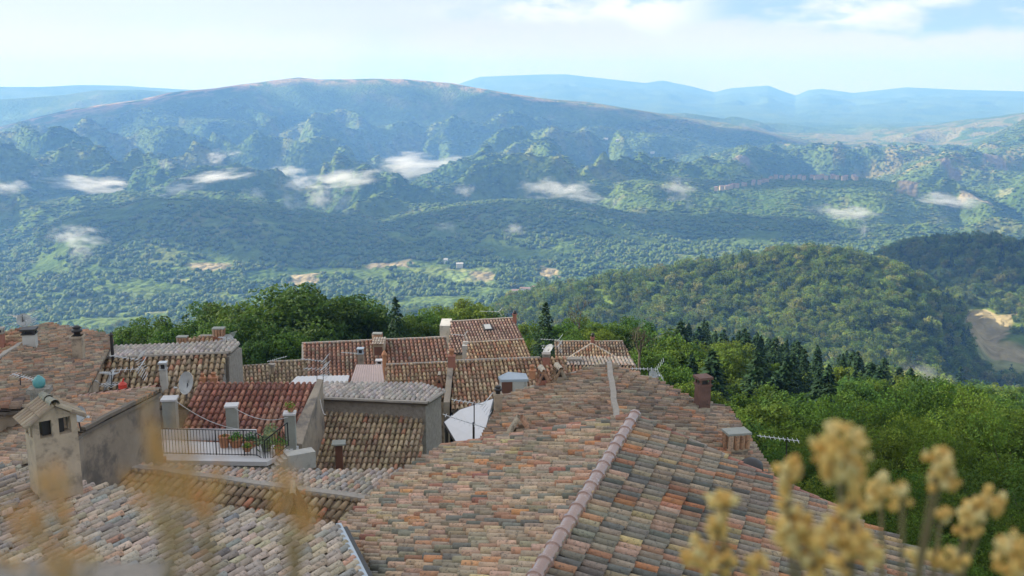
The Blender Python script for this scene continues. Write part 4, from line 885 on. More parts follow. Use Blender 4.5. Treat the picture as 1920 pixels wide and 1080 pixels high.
pot('plant in a small pot on top of the right pillar', at_y(545, 771, at_z(546, 838, TZ).y), .14, .17, .24, [(.25, .36, .05), (.4, .2, .1), (.16, .3, .05)], seed=7, n=110)
pot('empty-looking dark pot at the end of the railing planters', at_z(421, 838, TZ), .2, .42, .1, [(.1, .2, .05)], 'terra', 8, 12)
mb = MB(); q = HP.hit(74, 728); q = at_y(74, 728, 21.5) if False else at_y(74, 726, 24); s = pxm(q); mb.lathe(q, [(.001, 0), (8 * s, 0), (11 * s, 6 * s), (11 * s, 14 * s), (6.5 * s, 20 * s), (3 * s, 21 * s), (3 * s, 23 * s), (.001, 23 * s)], 18)
tag(mb.build('glazed_jar', M['teal'], smooth=True, origin=q), 'turquoise rounded jar at left, above the gabled chimney', 'jar')
mb = MB(); mb.box(q - Vector((0, 0, .06)), (40 * s, .4, .12), .2); mb.box(q - Vector((0, 0, 1.6)), (30 * s, .34, 3.0), .2); tag(mb.build('masonry_stack', M['stone'], origin=q - Vector((0, 0, 3.1))), 'masonry stack carrying the turquoise jar', 'chimney')
q = GP.hit(231, 736) + Vector((0, 0, .12)); mb = MB(); mb.lathe(q, [(.001, -.04), (.13, 0), (.14, .16), (.06, .24), (.001, .25)], 12); mb.tube(q + Vector((0, 0, .2)), q + Vector((.05, 0, .36)), .03); tag(mb.build('bucket', M['redplastic'], origin=q), 'bright red plastic bucket on the ridge left of the dishes', 'bucket')
q = at_z(290, 876, -12.0); mb = MB(); mb.box(q, (35 * pxm(q), .5, .42), .05); mb.box(q + Vector((0, 0, .23)), (37 * pxm(q), .52, .05), .05); tag(mb.build('plastic_tank', M['brick'], origin=q), 'faded red tank with pale top, left of the terrace', 'tank')
# cables
for lab, p, q in (('thin pale cable sagging across the red roof', at_y(330, 752, 34), at_y(465, 806, 33.8)), ('thin cable from the pillar to the pot pillar', at_y(440, 765, 34.5), at_y(540, 782, 34.4)), ('cable hanging on the mossy brown roof', at_y(600, 748, 38), at_y(612, 776, 37.5))):
    mb = MB(); pts = [p.lerp(q, k / 10) - Vector((0, 0, .25 * (1 - ((k - 5) / 5) ** 2))) for k in range(11)]
    for a, b_ in zip(pts, pts[1:]): mb.tube(a, b_, .011, n=4, caps=False)
    tag(mb.build('cable', M['white'], origin=p), lab, 'cable')

# ------------------------------------------------------------------ trees
def leaf_cloud(rg, centers, radii, nper, size, shade=.35):
    n = len(centers); N_ = n * nper; ci = np.repeat(np.arange(n), nper)
    d = rg.normal(size=(N_, 3)); d /= np.linalg.norm(d, axis=1)[:, None]; rad = rg.uniform(.55, 1.0, N_) ** .6
    P = centers[ci] + d * (radii[ci] * rad)[:, None] * np.array([1, 1, .8])
    nrm = d * .7 + rg.normal(size=(N_, 3)) * .6 + np.array([0, 0, .35]); nrm /= np.linalg.norm(nrm, axis=1)[:, None]
    a = np.cross(nrm, rg.normal(size=(N_, 3))); a /= np.linalg.norm(a, axis=1)[:, None]; b = np.cross(nrm, a); s = size * rg.uniform(.6, 1.4, N_)[:, None]
    V = np.stack([P - a * s, P - b * s * .55, P + a * s, P + b * s * .55], 1).reshape(-1, 3)
    clump = (rg.uniform(1 - shade, 1 + shade, n))[ci] * rg.uniform(.8, 1.2, N_); hue = rg.uniform(-.12, .12, n)[ci]
    C = np.stack([clump * (1 + hue), clump, clump * (1 - hue * .5)], -1); return V, np.arange(N_ * 4).reshape(-1, 4), np.repeat(C, 4, 0)
def crown_mesh(name, seed, w_, h_, base, nclump, nper, leaf, cr, mat_):
    rg = np.random.default_rng(seed); pts = []; 
    while len(pts) < nclump:
        d = rg.normal(size=3); d /= np.linalg.norm(d); rr = rg.uniform(.25, 1) ** .45; k = 1 + .22 * math.sin(3 * d[0] + seed) + .18 * math.sin(4 * d[1] + 2 * seed)
        p = np.array([d[0] * w_ / 2 * rr * k, d[1] * w_ / 2 * rr * k, base + (h_ - base) * (.5 + .5 * d[2] * rr * (.9 + .1 * k))]); pts.append(p)
    V, Q, C = leaf_cloud(rg, np.array(pts), rg.uniform(.7, 1.25, nclump) * cr, nper, leaf); return fast_mesh(name, V, Q, C, mat_, link=False)
def trunk_mesh(seed, h_, r_, top, spread):
    rg = random.Random(seed); mb = MB(); p = Vector((0, 0, -1)); q = Vector((rg.uniform(-.2, .2), rg.uniform(-.2, .2), h_)); mb.tube(p, q, r_, r_ * .7, 8)
    for k in range(7):
        a = k * 2.4 + rg.random(); st = q.lerp(p, rg.uniform(0, .25)); en = st + Vector((math.cos(a) * spread * rg.uniform(.4, 1), math.sin(a) * spread * rg.uniform(.4, 1), (top - h_) * rg.uniform(.5, .95))); md = st.lerp(en, .5) + Vector((0, 0, .3)); mb.tube(st, md, r_ * .5, r_ * .28, 6); mb.tube(md, en, r_ * .28, r_ * .08, 5)
    me = bpy.data.meshes.new('trunk'); me.from_pydata([tuple(v) for v in np.concatenate(mb.v)], [], mb.f); me.materials.append(M['bark']); return me
def conifer_mesh(name, seed, w_, h_, n=7000, size=.21):
    rg = np.random.default_rng(seed); lay = 26; k = rg.integers(0, lay, n); f = (k + rg.uniform(-.3, .5, n)) / lay; f = np.clip(1 - (1 - f) ** 1.0, 0, 1) ; f = rg.random(n) ** 1.5 * .97 if False else f
    w = rg.uniform(0, 1, n); keep = w < (1 - f) + .12; f = f[keep]; k = k[keep]; n = len(f); nb = 11; ba = (rg.integers(0, nb, n) + k * .37) * 2 * np.pi / nb + rg.normal(0, .13, n); rr = rg.uniform(.1, 1, n) ** .6; rmax = w_ / 2 * ((1 - f) ** .85) * (1 + .18 * np.sin(k * 2.1 + seed)); r = rr * rmax
    P = np.stack([np.cos(ba) * r, np.sin(ba) * r, h_ * (.06 + .94 * f) - r * .35], -1)
    d = np.stack([np.cos(ba), np.sin(ba), -.35 + 0 * ba], -1) + rg.normal(0, .3, (n, 3)); d /= np.linalg.norm(d, axis=1)[:, None]; s_ = np.cross(d, rg.normal(0, .4, (n, 3)) + np.array([0, 0, 1])); s_ /= np.linalg.norm(s_, axis=1)[:, None]; s = size * rg.uniform(.6, 1.4, n)[:, None]
    V = np.stack([P - d * s, P - s_ * s * .45, P + d * s, P + s_ * s * .45], 1).reshape(-1, 3); c = rg.uniform(.6, 1.4, n); C = np.repeat(np.stack([c, c, c], -1), 4, 0)
    return fast_mesh(name, V, np.arange(n * 4).reshape(-1, 4), C, M['needle'], link=False)
BROAD = [(crown_mesh('crown', 10 + k, w_, h_, b_, nc, npr, lf, cr, M['leaf']), trunk_mesh(k, b_ + .8, .26, h_ * .9, w_ * .35)) for k, (w_, h_, b_, nc, npr, lf, cr) in enumerate([(10, 12, 1.6, 150, 130, .17, 1.15), (9, 11, 1.2, 130, 130, .17, 1.1), (7, 12, 1.5, 110, 130, .16, 1.0), (12, 11, 1.0, 190, 130, .17, 1.2)])]
DARK = []
for cm_, tm_ in BROAD:
    c2 = cm_.copy(); c2.materials.clear(); c2.materials.append(M['leaf_dark']); DARK.append((c2, tm_))
FINE = [(crown_mesh('crown', 40 + k, 12, 11, .6, 64, 620, .10, 1.6, M['leaf_sunny']), trunk_mesh(40 + k, 1.8, .3, 10, 4)) for k in range(2)]
CON = [(conifer_mesh('crown', 70 + k, w_, h_), trunk_mesh(70 + k, 1.2, .2, h_ * .5, .3)) for k, (w_, h_) in enumerate([(7, 13), (5.2, 12), (6, 10.5)])]
def tree(kind, x, y, sc, label, group=None, name=None, z=None, rz=None):
    cm, tm = kind; g = float(height(np.array([x]), np.array([y]))[0]) if z is None else z
    o = empty(name or ('conifer_tree' if kind in CON else 'broadleaf_tree'), (x, y, g), label, 'tree', group); o.scale = (sc, sc, sc) if not isinstance(sc, tuple) else sc; o.rotation_euler = (0, 0, random.uniform(0, 6.28) if rz is None else rz)
    for nm, me in (('trunk', tm), ('crown', cm)): c = bpy.data.objects.new(nm, me); COL.objects.link(c); c.parent = o
    return o
def tree_px(kind, px, pt, D, Hm, label, group=None, wide=1.0):
    """tree whose top shows at pixel (px, pt) when standing D metres away"""
    p = at_y(px, pt, D); g = float(height(np.array([p.x]), np.array([p.y]))[0]); base = {id(BROAD[0][0]): 12, id(BROAD[1][0]): 11, id(BROAD[2][0]): 12, id(BROAD[3][0]): 11, id(DARK[0][0]): 12, id(DARK[1][0]): 11, id(DARK[2][0]): 12, id(DARK[3][0]): 11, id(FINE[0][0]): 11, id(FINE[1][0]): 11, id(CON[0][0]): 13, id(CON[1][0]): 12, id(CON[2][0]): 10.5}[id(kind[0])]
    sc = Hm / base; return tree(kind, p.x, p.y, (sc * wide, sc * wide, sc), label, group, z=p.z - Hm)
# the tree line behind the houses
tree_px(DARK[3], 590, 550, 100, 13, 'largest round green tree behind the long reddish roof', wide=1.15)
tree_px(DARK[0], 668, 562, 106, 12, 'round green tree just left of the dark spruce')
tree_px(CON[0], 741, 552, 84, 12, 'dark spruce rising above the long reddish roof', wide=.85)
tree_px(CON[0], 1023, 563, 86, 10, 'dark conical spruce between the far roofs and the bare tree')
G_L = 'trees in a line behind the left roofs'; G_B = 'trees in a line behind the middle roofs'
for px, pt, D, H_, k, wd in [(230, 618, 110, 9, 2, 1), (255, 612, 116, 9, 1, 1), (290, 600, 108, 10, 0, 1), (160, 628, 116, 9, 0, .9), (200, 622, 112, 8, 1, .9), (312, 606, 120, 9, 2, 1), (100, 640, 115, 9, 1, 1)]:
    tree_px(DARK[k], px, pt, D, H_, 'mid-green tree in the row behind the stone gabled house', G_L, wd)
for px, pt, D, H_, k, wd in [(385, 570, 110, 13, 2, 1.2), (420, 574, 104, 12, 0, 1), (460, 577, 100, 12, 1, 1), (500, 580, 98, 12, 2, 1.2), (540, 572, 104, 12, 0, 1), (440, 600, 94, 9, 3, 1), (520, 612, 92, 8, 1, 1), (350, 610, 104, 9, 3, .9), (480, 640, 88, 6, 1, 1), (560, 630, 90, 7, 0, 1), (700, 584, 104, 10, 2, 1), (640, 575, 112, 11, 1, 1), (550, 560, 108, 12, 1, 1)]:
    tree_px(DARK[k], px, pt, D, H_, 'broad dark-green tree in the row left of the long reddish roof', G_B, wd)
G_M = 'lighter trees behind the skylight roof'
for px, pt, D, H_, k, wd in [(790, 588, 110, 8, 1, 1.1), (815, 580, 118, 9, 0, 1), (775, 600, 105, 7, 3, .9), (860, 572, 122, 9, 3, 1), (890, 570, 130, 9, 1, 1), (835, 590, 112, 8, 2, 1), (985, 612, 110, 8, 0, .9), (1000, 640, 98, 5, 1, 1), (1050, 610, 105, 8, 1, 1), (1085, 600, 112, 8, 0, 1), (1115, 605, 116, 8, 2, 1), (1150, 606, 120, 9, 1, 1), (1065, 625, 100, 6, 3, .9), (1130, 622, 104, 6, 3, .9), (1185, 600, 130, 10, 0, 1)]:
    tree_px(BROAD[k], px, pt, D, H_, 'yellowish green tree behind the skylight and tan gabled roofs', G_M, wd)
# bare trees
def bare_tree(px, pb, pt, D, label, seed):
    b = at_y(px, pb, D); t_ = at_y(px, pt, D); root = empty('bare_tree', b, label, 'tree'); rg = random.Random(seed); mb = MB()
    def br(p, d, l, r, dep):
        q = p + d * l; mb.tube(p, q, r, r * .65, 5, caps=False)
        if dep == 0: return
        for k in range(3 if dep > 1 else 2):
            nd = (d + Vector((rg.uniform(-.7, .7), rg.uniform(-.5, .5), rg.uniform(-.1, .5)))).normalized(); br(p.lerp(q, rg.uniform(.6, 1)), nd, l * rg.uniform(.5, .75), r * .55, dep - 1)
    H_ = (t_ - b).length; br(b, Vector((0, 0, 1)), H_ * .42, .13, 5); mb.build('trunk', M['bark'], root); mb = MB(); foliage_ball(mb, b + Vector((0, 0, H_ * .5)), H_ * .35, 160, .1, [(.10, .12, .04)], seed); mb.build('sparse_leaves', M['leaf_pot'], root)
bare_tree(1198, 700, 596, 75, 'nearly bare dark tree right of the tan gabled roof', 3)
bare_tree(1086, 640, 560, 110, 'slender bare tree behind the tan gabled roof', 5)
# the slope on the right, nearest trees first
G_N = 'trees nearest on the slope right of the village'
for px, pt, D, H_, k, wd in [(1620, 752, 66, 10, 0, .8), (1705, 722, 72, 12, 1, .95), (1790, 742, 64, 11, 0, .85), (1868, 730, 74, 12, 1, .9), (1940, 770, 60, 11, 0, .9), (1570, 812, 56, 8, 1, .85), (1505, 838, 50, 7, 0, .8), (1655, 822, 52, 8.5, 1, .85), (1745, 806, 53, 9, 0, .9), (1840, 826, 50, 9, 1, .85), (1925, 850, 47, 9, 0, .9), (1545, 905, 42, 7, 0, .85), (1630, 900, 43, 7.5, 1, .8), (1715, 915, 41, 8, 0, .85), (1800, 905, 43, 8, 1, .8), (1880, 935, 39, 8, 0, .85), (2010, 860, 44, 10, 1, .9), (1680, 990, 35, 7, 0, .8), (1780, 1000, 34, 7, 1, .8), (1870, 1030, 32, 7, 0, .8), (1960, 980, 36, 8, 1, .8), (1600, 985, 36, 6.5, 1, .8)]:
    tree_px(FINE[k], px, pt, D, H_, 'dense small-leaved tree behind the yellow flower heads', G_N, wd)
G_S = 'rounded trees on the slope beyond the brown roof'; 
for px, pt, D, H_, k, wd in [(1475, 745, 80, 10, 0, 1), (1420, 735, 90, 9, 3, .9), (1390, 720, 100, 9, 1, 1), (1350, 725, 95, 8, 2, 1), (1440, 760, 74, 8, 1, 1), (1380, 770, 78, 8, 0, 1), (1345, 750, 85, 7, 1, 1), (1410, 800, 66, 8, 3, .9), (1470, 800, 62, 7, 1, 1), (1540, 760, 74, 8, 0, .9), (1580, 745, 82, 9, 1, 1), (1520, 735, 95, 9, 2, 1), (1240, 625, 120, 13, 0, 1.1), (1275, 640, 110, 11, 1, 1), (1225, 660, 95, 9, 1, 1), (1255, 690, 85, 8, 0, .9), (1300, 690, 100, 9, 3, .8), (1340, 665, 120, 11, 0, .9), (1210, 650, 90, 7, 2, 1), (1290, 720, 80, 7, 1, 1), (1480, 850, 54, 7, 0, 1), (1440, 850, 58, 7, 1, 1), (1610, 720, 100, 9, 0, 1), (1650, 715, 110, 9, 1, 1), (1700, 712, 120, 10, 0, 1), (1760, 715, 115, 9, 3, .8), (1830, 725, 100, 9, 1, 1), (1890, 745, 90, 9, 0, 1)]:
    tree_px(BROAD[k], px, pt, D, H_, 'rounded green tree on the slope beyond the brown roof', G_S, wd)
G_C = 'dark conifers grouped on the slope beyond the village'
rg_ = random.Random(5)
for i in range(88):
    f = rg_.random(); px = 1285 + 420 * f + rg_.uniform(-14, 14); pt = 606 + 85 * f + rg_.random() ** 1.5 * 70 - 14; H_ = 11 + 8 * rg_.random()
    tree_px(CON[i % 3], px, pt, 165 + rg_.uniform(-55, 45) - (pt - 606 - 85 * f) * .7, H_, 'dark conifer in the stand between the brown roof and the wooded hill', G_C, rg_.uniform(.9, 1.4))
for i in range(26):
    f = rg_.random(); px = 1270 + 440 * f; pt = 640 + 85 * f + rg_.uniform(-16, 40)
    tree_px(BROAD[i % 4], px, pt, 140 + rg_.uniform(-40, 40) - (pt - 640 - 85 * f) * .5, rg_.uniform(7, 11), 'broadleaf tree standing in front of or among the dark conifers', 'broadleaf trees mixed into the conifer stand', rg_.uniform(.8, 1.1))

# more individual trees between 120 m and 300 m on the right-hand slope
G_W = 'mixed trees on the near wooded slope'; cnt = 0
while cnt < 150:
    r = 120 + 200 * rg_.random() ** .8; a = R(rg_.uniform(1, 30)); x, y = r * math.sin(a), r * math.cos(a); k = rg_.randrange(4)
    tree(BROAD[k], x, y, rg_.uniform(.65, 1.0), 'green tree among many on the near wooded slope', G_W); cnt += 1

# ------------------------------------------------------------------ far woods: one mass, instanced
def scatter(name, label, pts, scl, protos):
    n = len(pts); me = bpy.data.meshes.new(name); me.vertices.add(n); me.vertices.foreach_set('co', pts.astype(np.float32).ravel())
    a = me.attributes.new('scl', 'FLOAT_VECTOR', 'POINT'); a.data.foreach_set('vector', scl.astype(np.float32).ravel())
    a = me.attributes.new('rot', 'FLOAT_VECTOR', 'POINT'); rr = np.zeros((n, 3), np.float32); rr[:, 2] = rng.uniform(0, 6.28, n); a.data.foreach_set('vector', rr.ravel())
    a = me.attributes.new('idx', 'INT', 'POINT'); a.data.foreach_set('value', rng.integers(0, len(protos), n).astype(np.int32))
    o = bpy.data.objects.new(name, me); COL.objects.link(o); tag(o, label, 'wood', kind='stuff')
    ng = bpy.data.node_groups.new(name, 'GeometryNodeTree'); ng.interface.new_socket('Geometry', in_out='INPUT', socket_type='NodeSocketGeometry'); ng.interface.new_socket('Geometry', in_out='OUTPUT', socket_type='NodeSocketGeometry')
    gi = ng.nodes.new('NodeGroupInput'); go = ng.nodes.new('NodeGroupOutput'); io = ng.nodes.new('GeometryNodeInstanceOnPoints'); io.inputs['Pick Instance'].default_value = True
    ci = ng.nodes.new('GeometryNodeCollectionInfo'); ci.inputs['Separate Children'].default_value = True; ci.inputs['Reset Children'].default_value = True
    cc = bpy.data.collections.new(name + '_kinds')
    for k, m_ in enumerate(protos): po = bpy.data.objects.new('%s_kind%d' % (name, k), m_); cc.objects.link(po)
    ci.inputs['Collection'].default_value = cc
    def na(nm, typ):
        x = ng.nodes.new('GeometryNodeInputNamedAttribute'); x.data_type = typ; x.inputs['Name'].default_value = nm; return [s for s in x.outputs if s.enabled and s.name == 'Attribute'][0]
    L_ = ng.links.new; L_(gi.outputs[0], io.inputs['Points']); L_(ci.outputs[0], io.inputs['Instance']); L_(na('idx', 'INT'), io.inputs['Instance Index']); L_(na('rot', 'FLOAT_VECTOR'), io.inputs['Rotation']); L_(na('scl', 'FLOAT_VECTOR'), io.inputs['Scale']); L_(io.outputs[0], go.inputs[0])
    md = o.modifiers.new('scatter', 'NODES'); md.node_group = ng; return o
def field_mask(x, y):
    keep = np.ones(len(x), bool)
    for fx, fy, a, b, c in FIELDS:
        d = math.hypot(fx, fy); ux, uy = fx / d, fy / d; du = (x - fx) * ux + (y - fy) * uy; dv = (x - fx) * uy - (y - fy) * ux
        keep &= ~((np.abs(dv) < a * .95) & (np.abs(du) < b * .95))
    return keep
MIDC = [crown_mesh('mid_crown', 200 + k, w_, h_, .3, 34, 26, .42, 1.35, M['leaf_far']) for k, (w_, h_) in enumerate([(8, 8), (7, 9), (9, 7.5), (6.5, 8)])]
MIDN = conifer_mesh('mid_conifer', 210, 5.5, 11, 700, .5)
def sector(n, r0, r1, a0, a1):
    r = np.sqrt(rng.uniform(r0 ** 2, r1 ** 2, n)); a = np.radians(rng.uniform(a0, a1, n)); return r * np.sin(a), r * np.cos(a), r
x, y, r = sector(26000, 230, 1450, -31, 33); k = field_mask(x, y) & ~((r < 330) & (np.arctan2(x, y) > 0)); x, y = x[k], y[k]
s = rng.uniform(.7, 1.1, len(x)) * (1 + .5 * (rng.random(len(x)) < .2)); s = np.stack([s * rng.uniform(.9, 1.2, len(x)), s * rng.uniform(.9, 1.2, len(x)), s], -1)
scatter('woodland', 'continuous deciduous woodland covering the near hills', np.stack([x, y, height(x, y) - .8], -1), s, MIDC + MIDC + [MIDN])
def low_crown(seed):
    mb = MB(); rg = random.Random(seed)
    for k in range(4): mb.blob((rg.uniform(-2.6, 2.6), rg.uniform(-2.6, 2.6), rg.uniform(2.0, 4.2)), rg.uniform(2, 3.2), seed * 9 + k, col=(rg.uniform(.85, 1.15),) * 3, amp=.25, n=7, m=4)
    me = bpy.data.meshes.new('far_crown'); me.from_pydata([tuple(v) for v in np.concatenate(mb.v)], [], mb.f); ca = me.color_attributes.new('Col', 'FLOAT_COLOR', 'POINT'); C = np.ones((mb.n, 4)); C[:, :3] = np.concatenate(mb.c); ca.data.foreach_set('color', C.ravel()); me.materials.append(M['leaf_wood']); me.polygons.foreach_set('use_smooth', [True] * len(me.polygons)); return me
LOW = [low_crown(k) for k in range(5)]
x, y, r = sector(95000, 1300, 5000, -30, 30); dens = fbm(x / 160, y / 160, 4)
valley = (r < 2350); k = field_mask(x, y) & (((dens > -.3) & valley) | (~valley & (dens > -.75))); x, y, r = x[k], y[k], r[k]
s = rng.uniform(.8, 1.5, len(x)) * (1 + .15 * (r > 3000)); s = np.stack([s, s, s * rng.uniform(.8, 1.1, len(x)) * (1 - .5 * sst(r, 2000, 2700))], -1)
scatter('far_woodland', 'distant woods and hedgerows across the valley and foothills', np.stack([x, y, height(x, y) - 1 - .6 * sst(r, 2000, 2700)], -1), s, LOW)

# ------------------------------------------------------------------ distant buildings
def far_house(x, y, z, w_, d_, h_, rz, label, group, wallm, roofm):
    root = empty('far_house', (x, y, z), label, 'house', group); cs, sn = math.cos(rz), math.sin(rz); L_ = lambda a, b, c: Vector((x + a * cs - b * sn, y + a * sn + b * cs, z + c))
    mb = MB(); mb.box((x, y, z + h_ / 2 - 2), (w_, d_, h_ + 4), rz); mb.build('wall', wallm, root)
    mb = MB(); e = .5; rp = d_ * .22; mb.add([L_(-w_ / 2 - e, -d_ / 2 - e, h_), L_(w_ / 2 + e, -d_ / 2 - e, h_), L_(w_ / 2 + e, d_ / 2 + e, h_), L_(-w_ / 2 - e, d_ / 2 + e, h_), L_(-w_ / 2 - e, 0, h_ + rp), L_(w_ / 2 + e, 0, h_ + rp)], [(0, 1, 5, 4), (2, 3, 4, 5), (0, 4, 3), (1, 2, 5), (3, 2, 1, 0)]); mb.build('roof', roofm, root)
for i in range(34):
    px = 1345 + 260 * (i / 33) + rg_.uniform(-4, 4); py = (352 - (px - 1345) * .16 if px < 1440 else 331) + rg_.uniform(-1, 3); h = terr_hit(px, py + 5)
    if h is None or h.length > 4500: continue
    far_house(h.x, h.y, h.z + 4, rg_.uniform(7, 12), 8, rg_.uniform(5, 9), rg_.uniform(-.4, .4), 'tiny pinkish house in the row along the distant ridge', 'houses of the distant ridge-top village', M['plaster'], M['brown_roof'])
for px, py, w_, lab in [(862, 502, 15, 'long white farm building beside the pale valley field'), (836, 494, 9, 'small white house near the valley field'), (985, 549, 22, 'reddish farm roof in the valley below the wooded hill'), (1004, 546, 14, 'white building beside the reddish farm roof'), (968, 553, 18, 'low tan farm building left of the reddish roof'), (1223, 289, 22, 'tiny white building on the far plain'), (1136, 264, 24, 'tiny pale building at the foot of the long ridge'), (1158, 266, 16, 'second tiny pale building at the foot of the long ridge')]:
    h = terr_hit(px, py, 900)
    if h is not None: far_house(h.x, h.y, h.z + 4, w_ * .8, 8, 4, rg_.uniform(-.2, .2), lab, None, M['plaster_pale'], M['brown_roof'] if 'red' in lab else M['plaster_pale'])

# ------------------------------------------------------------------ mist
mm = bpy.data.materials.new('mist'); mm.use_nodes = True; n = NT(mm.node_tree); n.n.clear(); o_ = n.new('ShaderNodeOutputMaterial'); pv = n.new('ShaderNodeVolumePrincipled')
pv.inputs['Color'].default_value = (1, 1, 1, 1); pv.inputs['Anisotropy'].default_value = .2; tcm = n.new('ShaderNodeTexCoord'); oi = n.new('ShaderNodeObjectInfo')
ad = n.new('ShaderNodeVectorMath', operation='ADD'); n.link(tcm.outputs['Object'], ad.inputs[0]); sc_ = n.new('ShaderNodeVectorMath', operation='SCALE'); sc_.inputs[3].default_value = 30; cx = n.new('ShaderNodeCombineXYZ'); n.link(oi.outputs['Random'], cx.inputs[0]); n.link(oi.outputs['Random'], cx.inputs[1]); n.link(cx.outputs[0], sc_.inputs[0]); n.link(sc_.outputs[0], ad.inputs[1])
nz = n.new('ShaderNodeTexNoise'); nz.inputs['Scale'].default_value = 1.9; nz.inputs['Detail'].default_value = 5; nz.inputs['Roughness'].default_value = .68; n.link(ad.outputs[0], nz.inputs[0])
ln = n.new('ShaderNodeVectorMath', operation='LENGTH'); n.link(tcm.outputs['Object'], ln.inputs[0])
d_ = n.math('SUBTRACT', n.math('ADD', n.math('MULTIPLY', nz.outputs[0], 3.4), -1.1), n.math('MULTIPLY', ln.outputs[1], 1.0)); d_ = n.math('MULTIPLY', n.math('MAXIMUM', d_, 0.0), .03); 
n.link(n.math('MULTIPLY', d_, n.math('DIVIDE', 1.0, 1.0)), pv.inputs['Density']); n.link(pv.outputs[0], o_.inputs['Volume'])
mb = MB(); mb.blob((0, 0, 0), 1.0, 0, amp=0, n=16, m=10); mist_src = mb.build('mist_patch', mm); bpy.data.objects.remove(mist_src, do_unlink=False) if False else None
MISTS = [(405, 296, 44, 26, 'slanting wisp of mist, highest on the left foothills'), (643, 336, 130, 34, 'long bright bank of mist in the middle foothills'), (790, 312, 150, 44, 'largest bank of mist, right of the middle foothills'), (538, 321, 62, 20, 'small flat wisp between the larger left banks'), (170, 346, 150, 30, 'long low bank of mist at the far left'), (14, 352, 70, 30, 'mist bank cut by the left edge'), (645, 378, 40, 50, 'upright wisp below the long middle bank'), (600, 372, 50, 46, 'faint wisp rising left of the upright wisp'), (1048, 356, 110, 40, 'bright mist tuft at the centre of the valley'), (1272, 357, 62, 40, 'pale mist tuft right of centre'), (1590, 400, 110, 26, 'flat mist below the distant ridge village'), (1785, 377, 120, 26, 'bright flat mist at the right'), (405, 332, 120, 20, 'thin curving mist over the left knoll'), (335, 356, 80, 26, 'soft mist patch left of the knoll'), (480, 362, 40, 26, 'small mist streak right of the knoll'), (872, 358, 34, 26, 'small puff right of the largest bank'), (140, 442, 90, 40, 'faint bluish mist low on the left'), (150, 475, 40, 36, 'faint wisp under the low left mist'), (965, 430, 40, 24, 'faint puff over the central hill'), (835, 425, 40, 20, 'faint streak left of the central hill'), (1620, 430, 26, 34, 'faint thread below the flat mist'), (310, 308, 26, 22, 'tiny puff above the long left bank'), (66, 326, 24, 22, 'tiny puff near the left edge'), (440, 288, 30, 12, 'tiny wisp right of the highest slanting wisp'), (548, 380, 40, 40, 'faint wisp left of the two upright wisps'), (560, 345, 60, 30, 'soft veil under the small flat wisp'), (1100, 372, 70, 18, 'thin tail right of the central tuft'), (1290, 385, 22, 20, 'tiny puff under the right-of-centre tuft'), (1155, 378, 20, 20, 'tiny puff right of the thin tail')]
mesh_m = mist_src.data; bpy.data.objects.remove(mist_src)
for i, (px, py, w_, h_, lab) in enumerate(MISTS):
    h = terr_hit(px, py + h_ * .35, 1200)
    if h is None: continue
    c = at_y(px, py, h.y * .975); s = pxm(c); o = bpy.data.objects.new('mist_patch', mesh_m); COL.objects.link(o); o.location = c; o.scale = (w_ * s * .82, w_ * s * .5, h_ * s * .72); o.rotation_euler = (0, R(((i * 37) % 17) - 8), R((i * 53) % 40 - 20)); tag(o, lab, 'mist', 'wisps of mist over the foothills')
q = at_y(1740, 705, 330); o = bpy.data.objects.new('smoke_plume', mesh_m); COL.objects.link(o); o.location = q; s = pxm(q); o.scale = (75 * s, 12, 32 * s); o.rotation_euler = (0, R(30), 0); tag(o, 'thin bluish smoke drifting above the right-hand trees', 'smoke')

# ------------------------------------------------------------------ foreground plants and wall top
def straw(px0, py0, D0, px1, py1, D1, r, mb, col): mb.tube(at_y(px0, py0, D0), at_y(px1, py1, D1), r, r * .7, 5, col, caps=False)
YEL = [(.84, .60, .20), (.86, .66, .26), (.76, .50, .15), (.84, .70, .34)]
def head(mb, px, py, D, wpx, hpx, n, seed):
    rg = random.Random(seed); c = at_y(px, py, D); s = pxm(c)
    for k in range(n):
        a = rg.uniform(0, 6.28); rr = rg.random() ** .5; p = c + Vector((math.cos(a) * rr * wpx / 2 * s, rg.uniform(-1, 1) * wpx / 3 * s, math.sin(a) * rr * hpx / 2 * s)); mb.blob(p, rg.uniform(6, 11) * s, k, col=rg.choice(YEL), n=6, m=4, amp=.2)
flowers = [('tallest dried flower stalk with clustered yellow heads', (1590, 1090), [(1575, 845, 95, 100), (1570, 880, 60, 60), (1600, 890, 40, 70), (1600, 945, 55, 45), (1575, 1000, 90, 60), (1600, 1040, 110, 60)]),
 ('dried flower stalk with stacked yellow heads left of the tallest', (1490, 1100), [(1478, 882, 50, 50), (1470, 920, 30, 60), (1480, 975, 80, 50), (1500, 1010, 90, 60), (1530, 1050, 60, 60)]),
 ('leftmost dried yellow flower stalk over the roof', (1375, 1100), [(1355, 940, 55, 40), (1345, 985, 35, 60), (1300, 1030, 60, 45), (1340, 1050, 80, 50), (1420, 1060, 50, 40)]),
 ('dried yellow stalk with one roundish head, beside the tallest', (1655, 1100), [(1652, 920, 52, 75)]),
 ('small thin-headed dried stalk', (1690, 1100), [(1692, 930, 26, 48)]),
 ('dried yellow stalk leaning right with two-part head', (1700, 1110), [(1760, 855, 60, 24), (1765, 895, 52, 60)]),
 ('low dried stalk with a small head in the right cluster', (1740, 1100), [(1765, 965, 34, 30), (1720, 1045, 50, 40), (1780, 1050, 60, 40)]),
 ('dried yellow stalk leaning to the far right', (1770, 1110), [(1860, 935, 50, 55), (1825, 960, 50, 50), (1810, 985, 46, 46)]),
 ('dried yellow stalk cut by the right edge', (1880, 1110), [(1905, 1060, 70, 70), (1900, 1020, 40, 50)])]
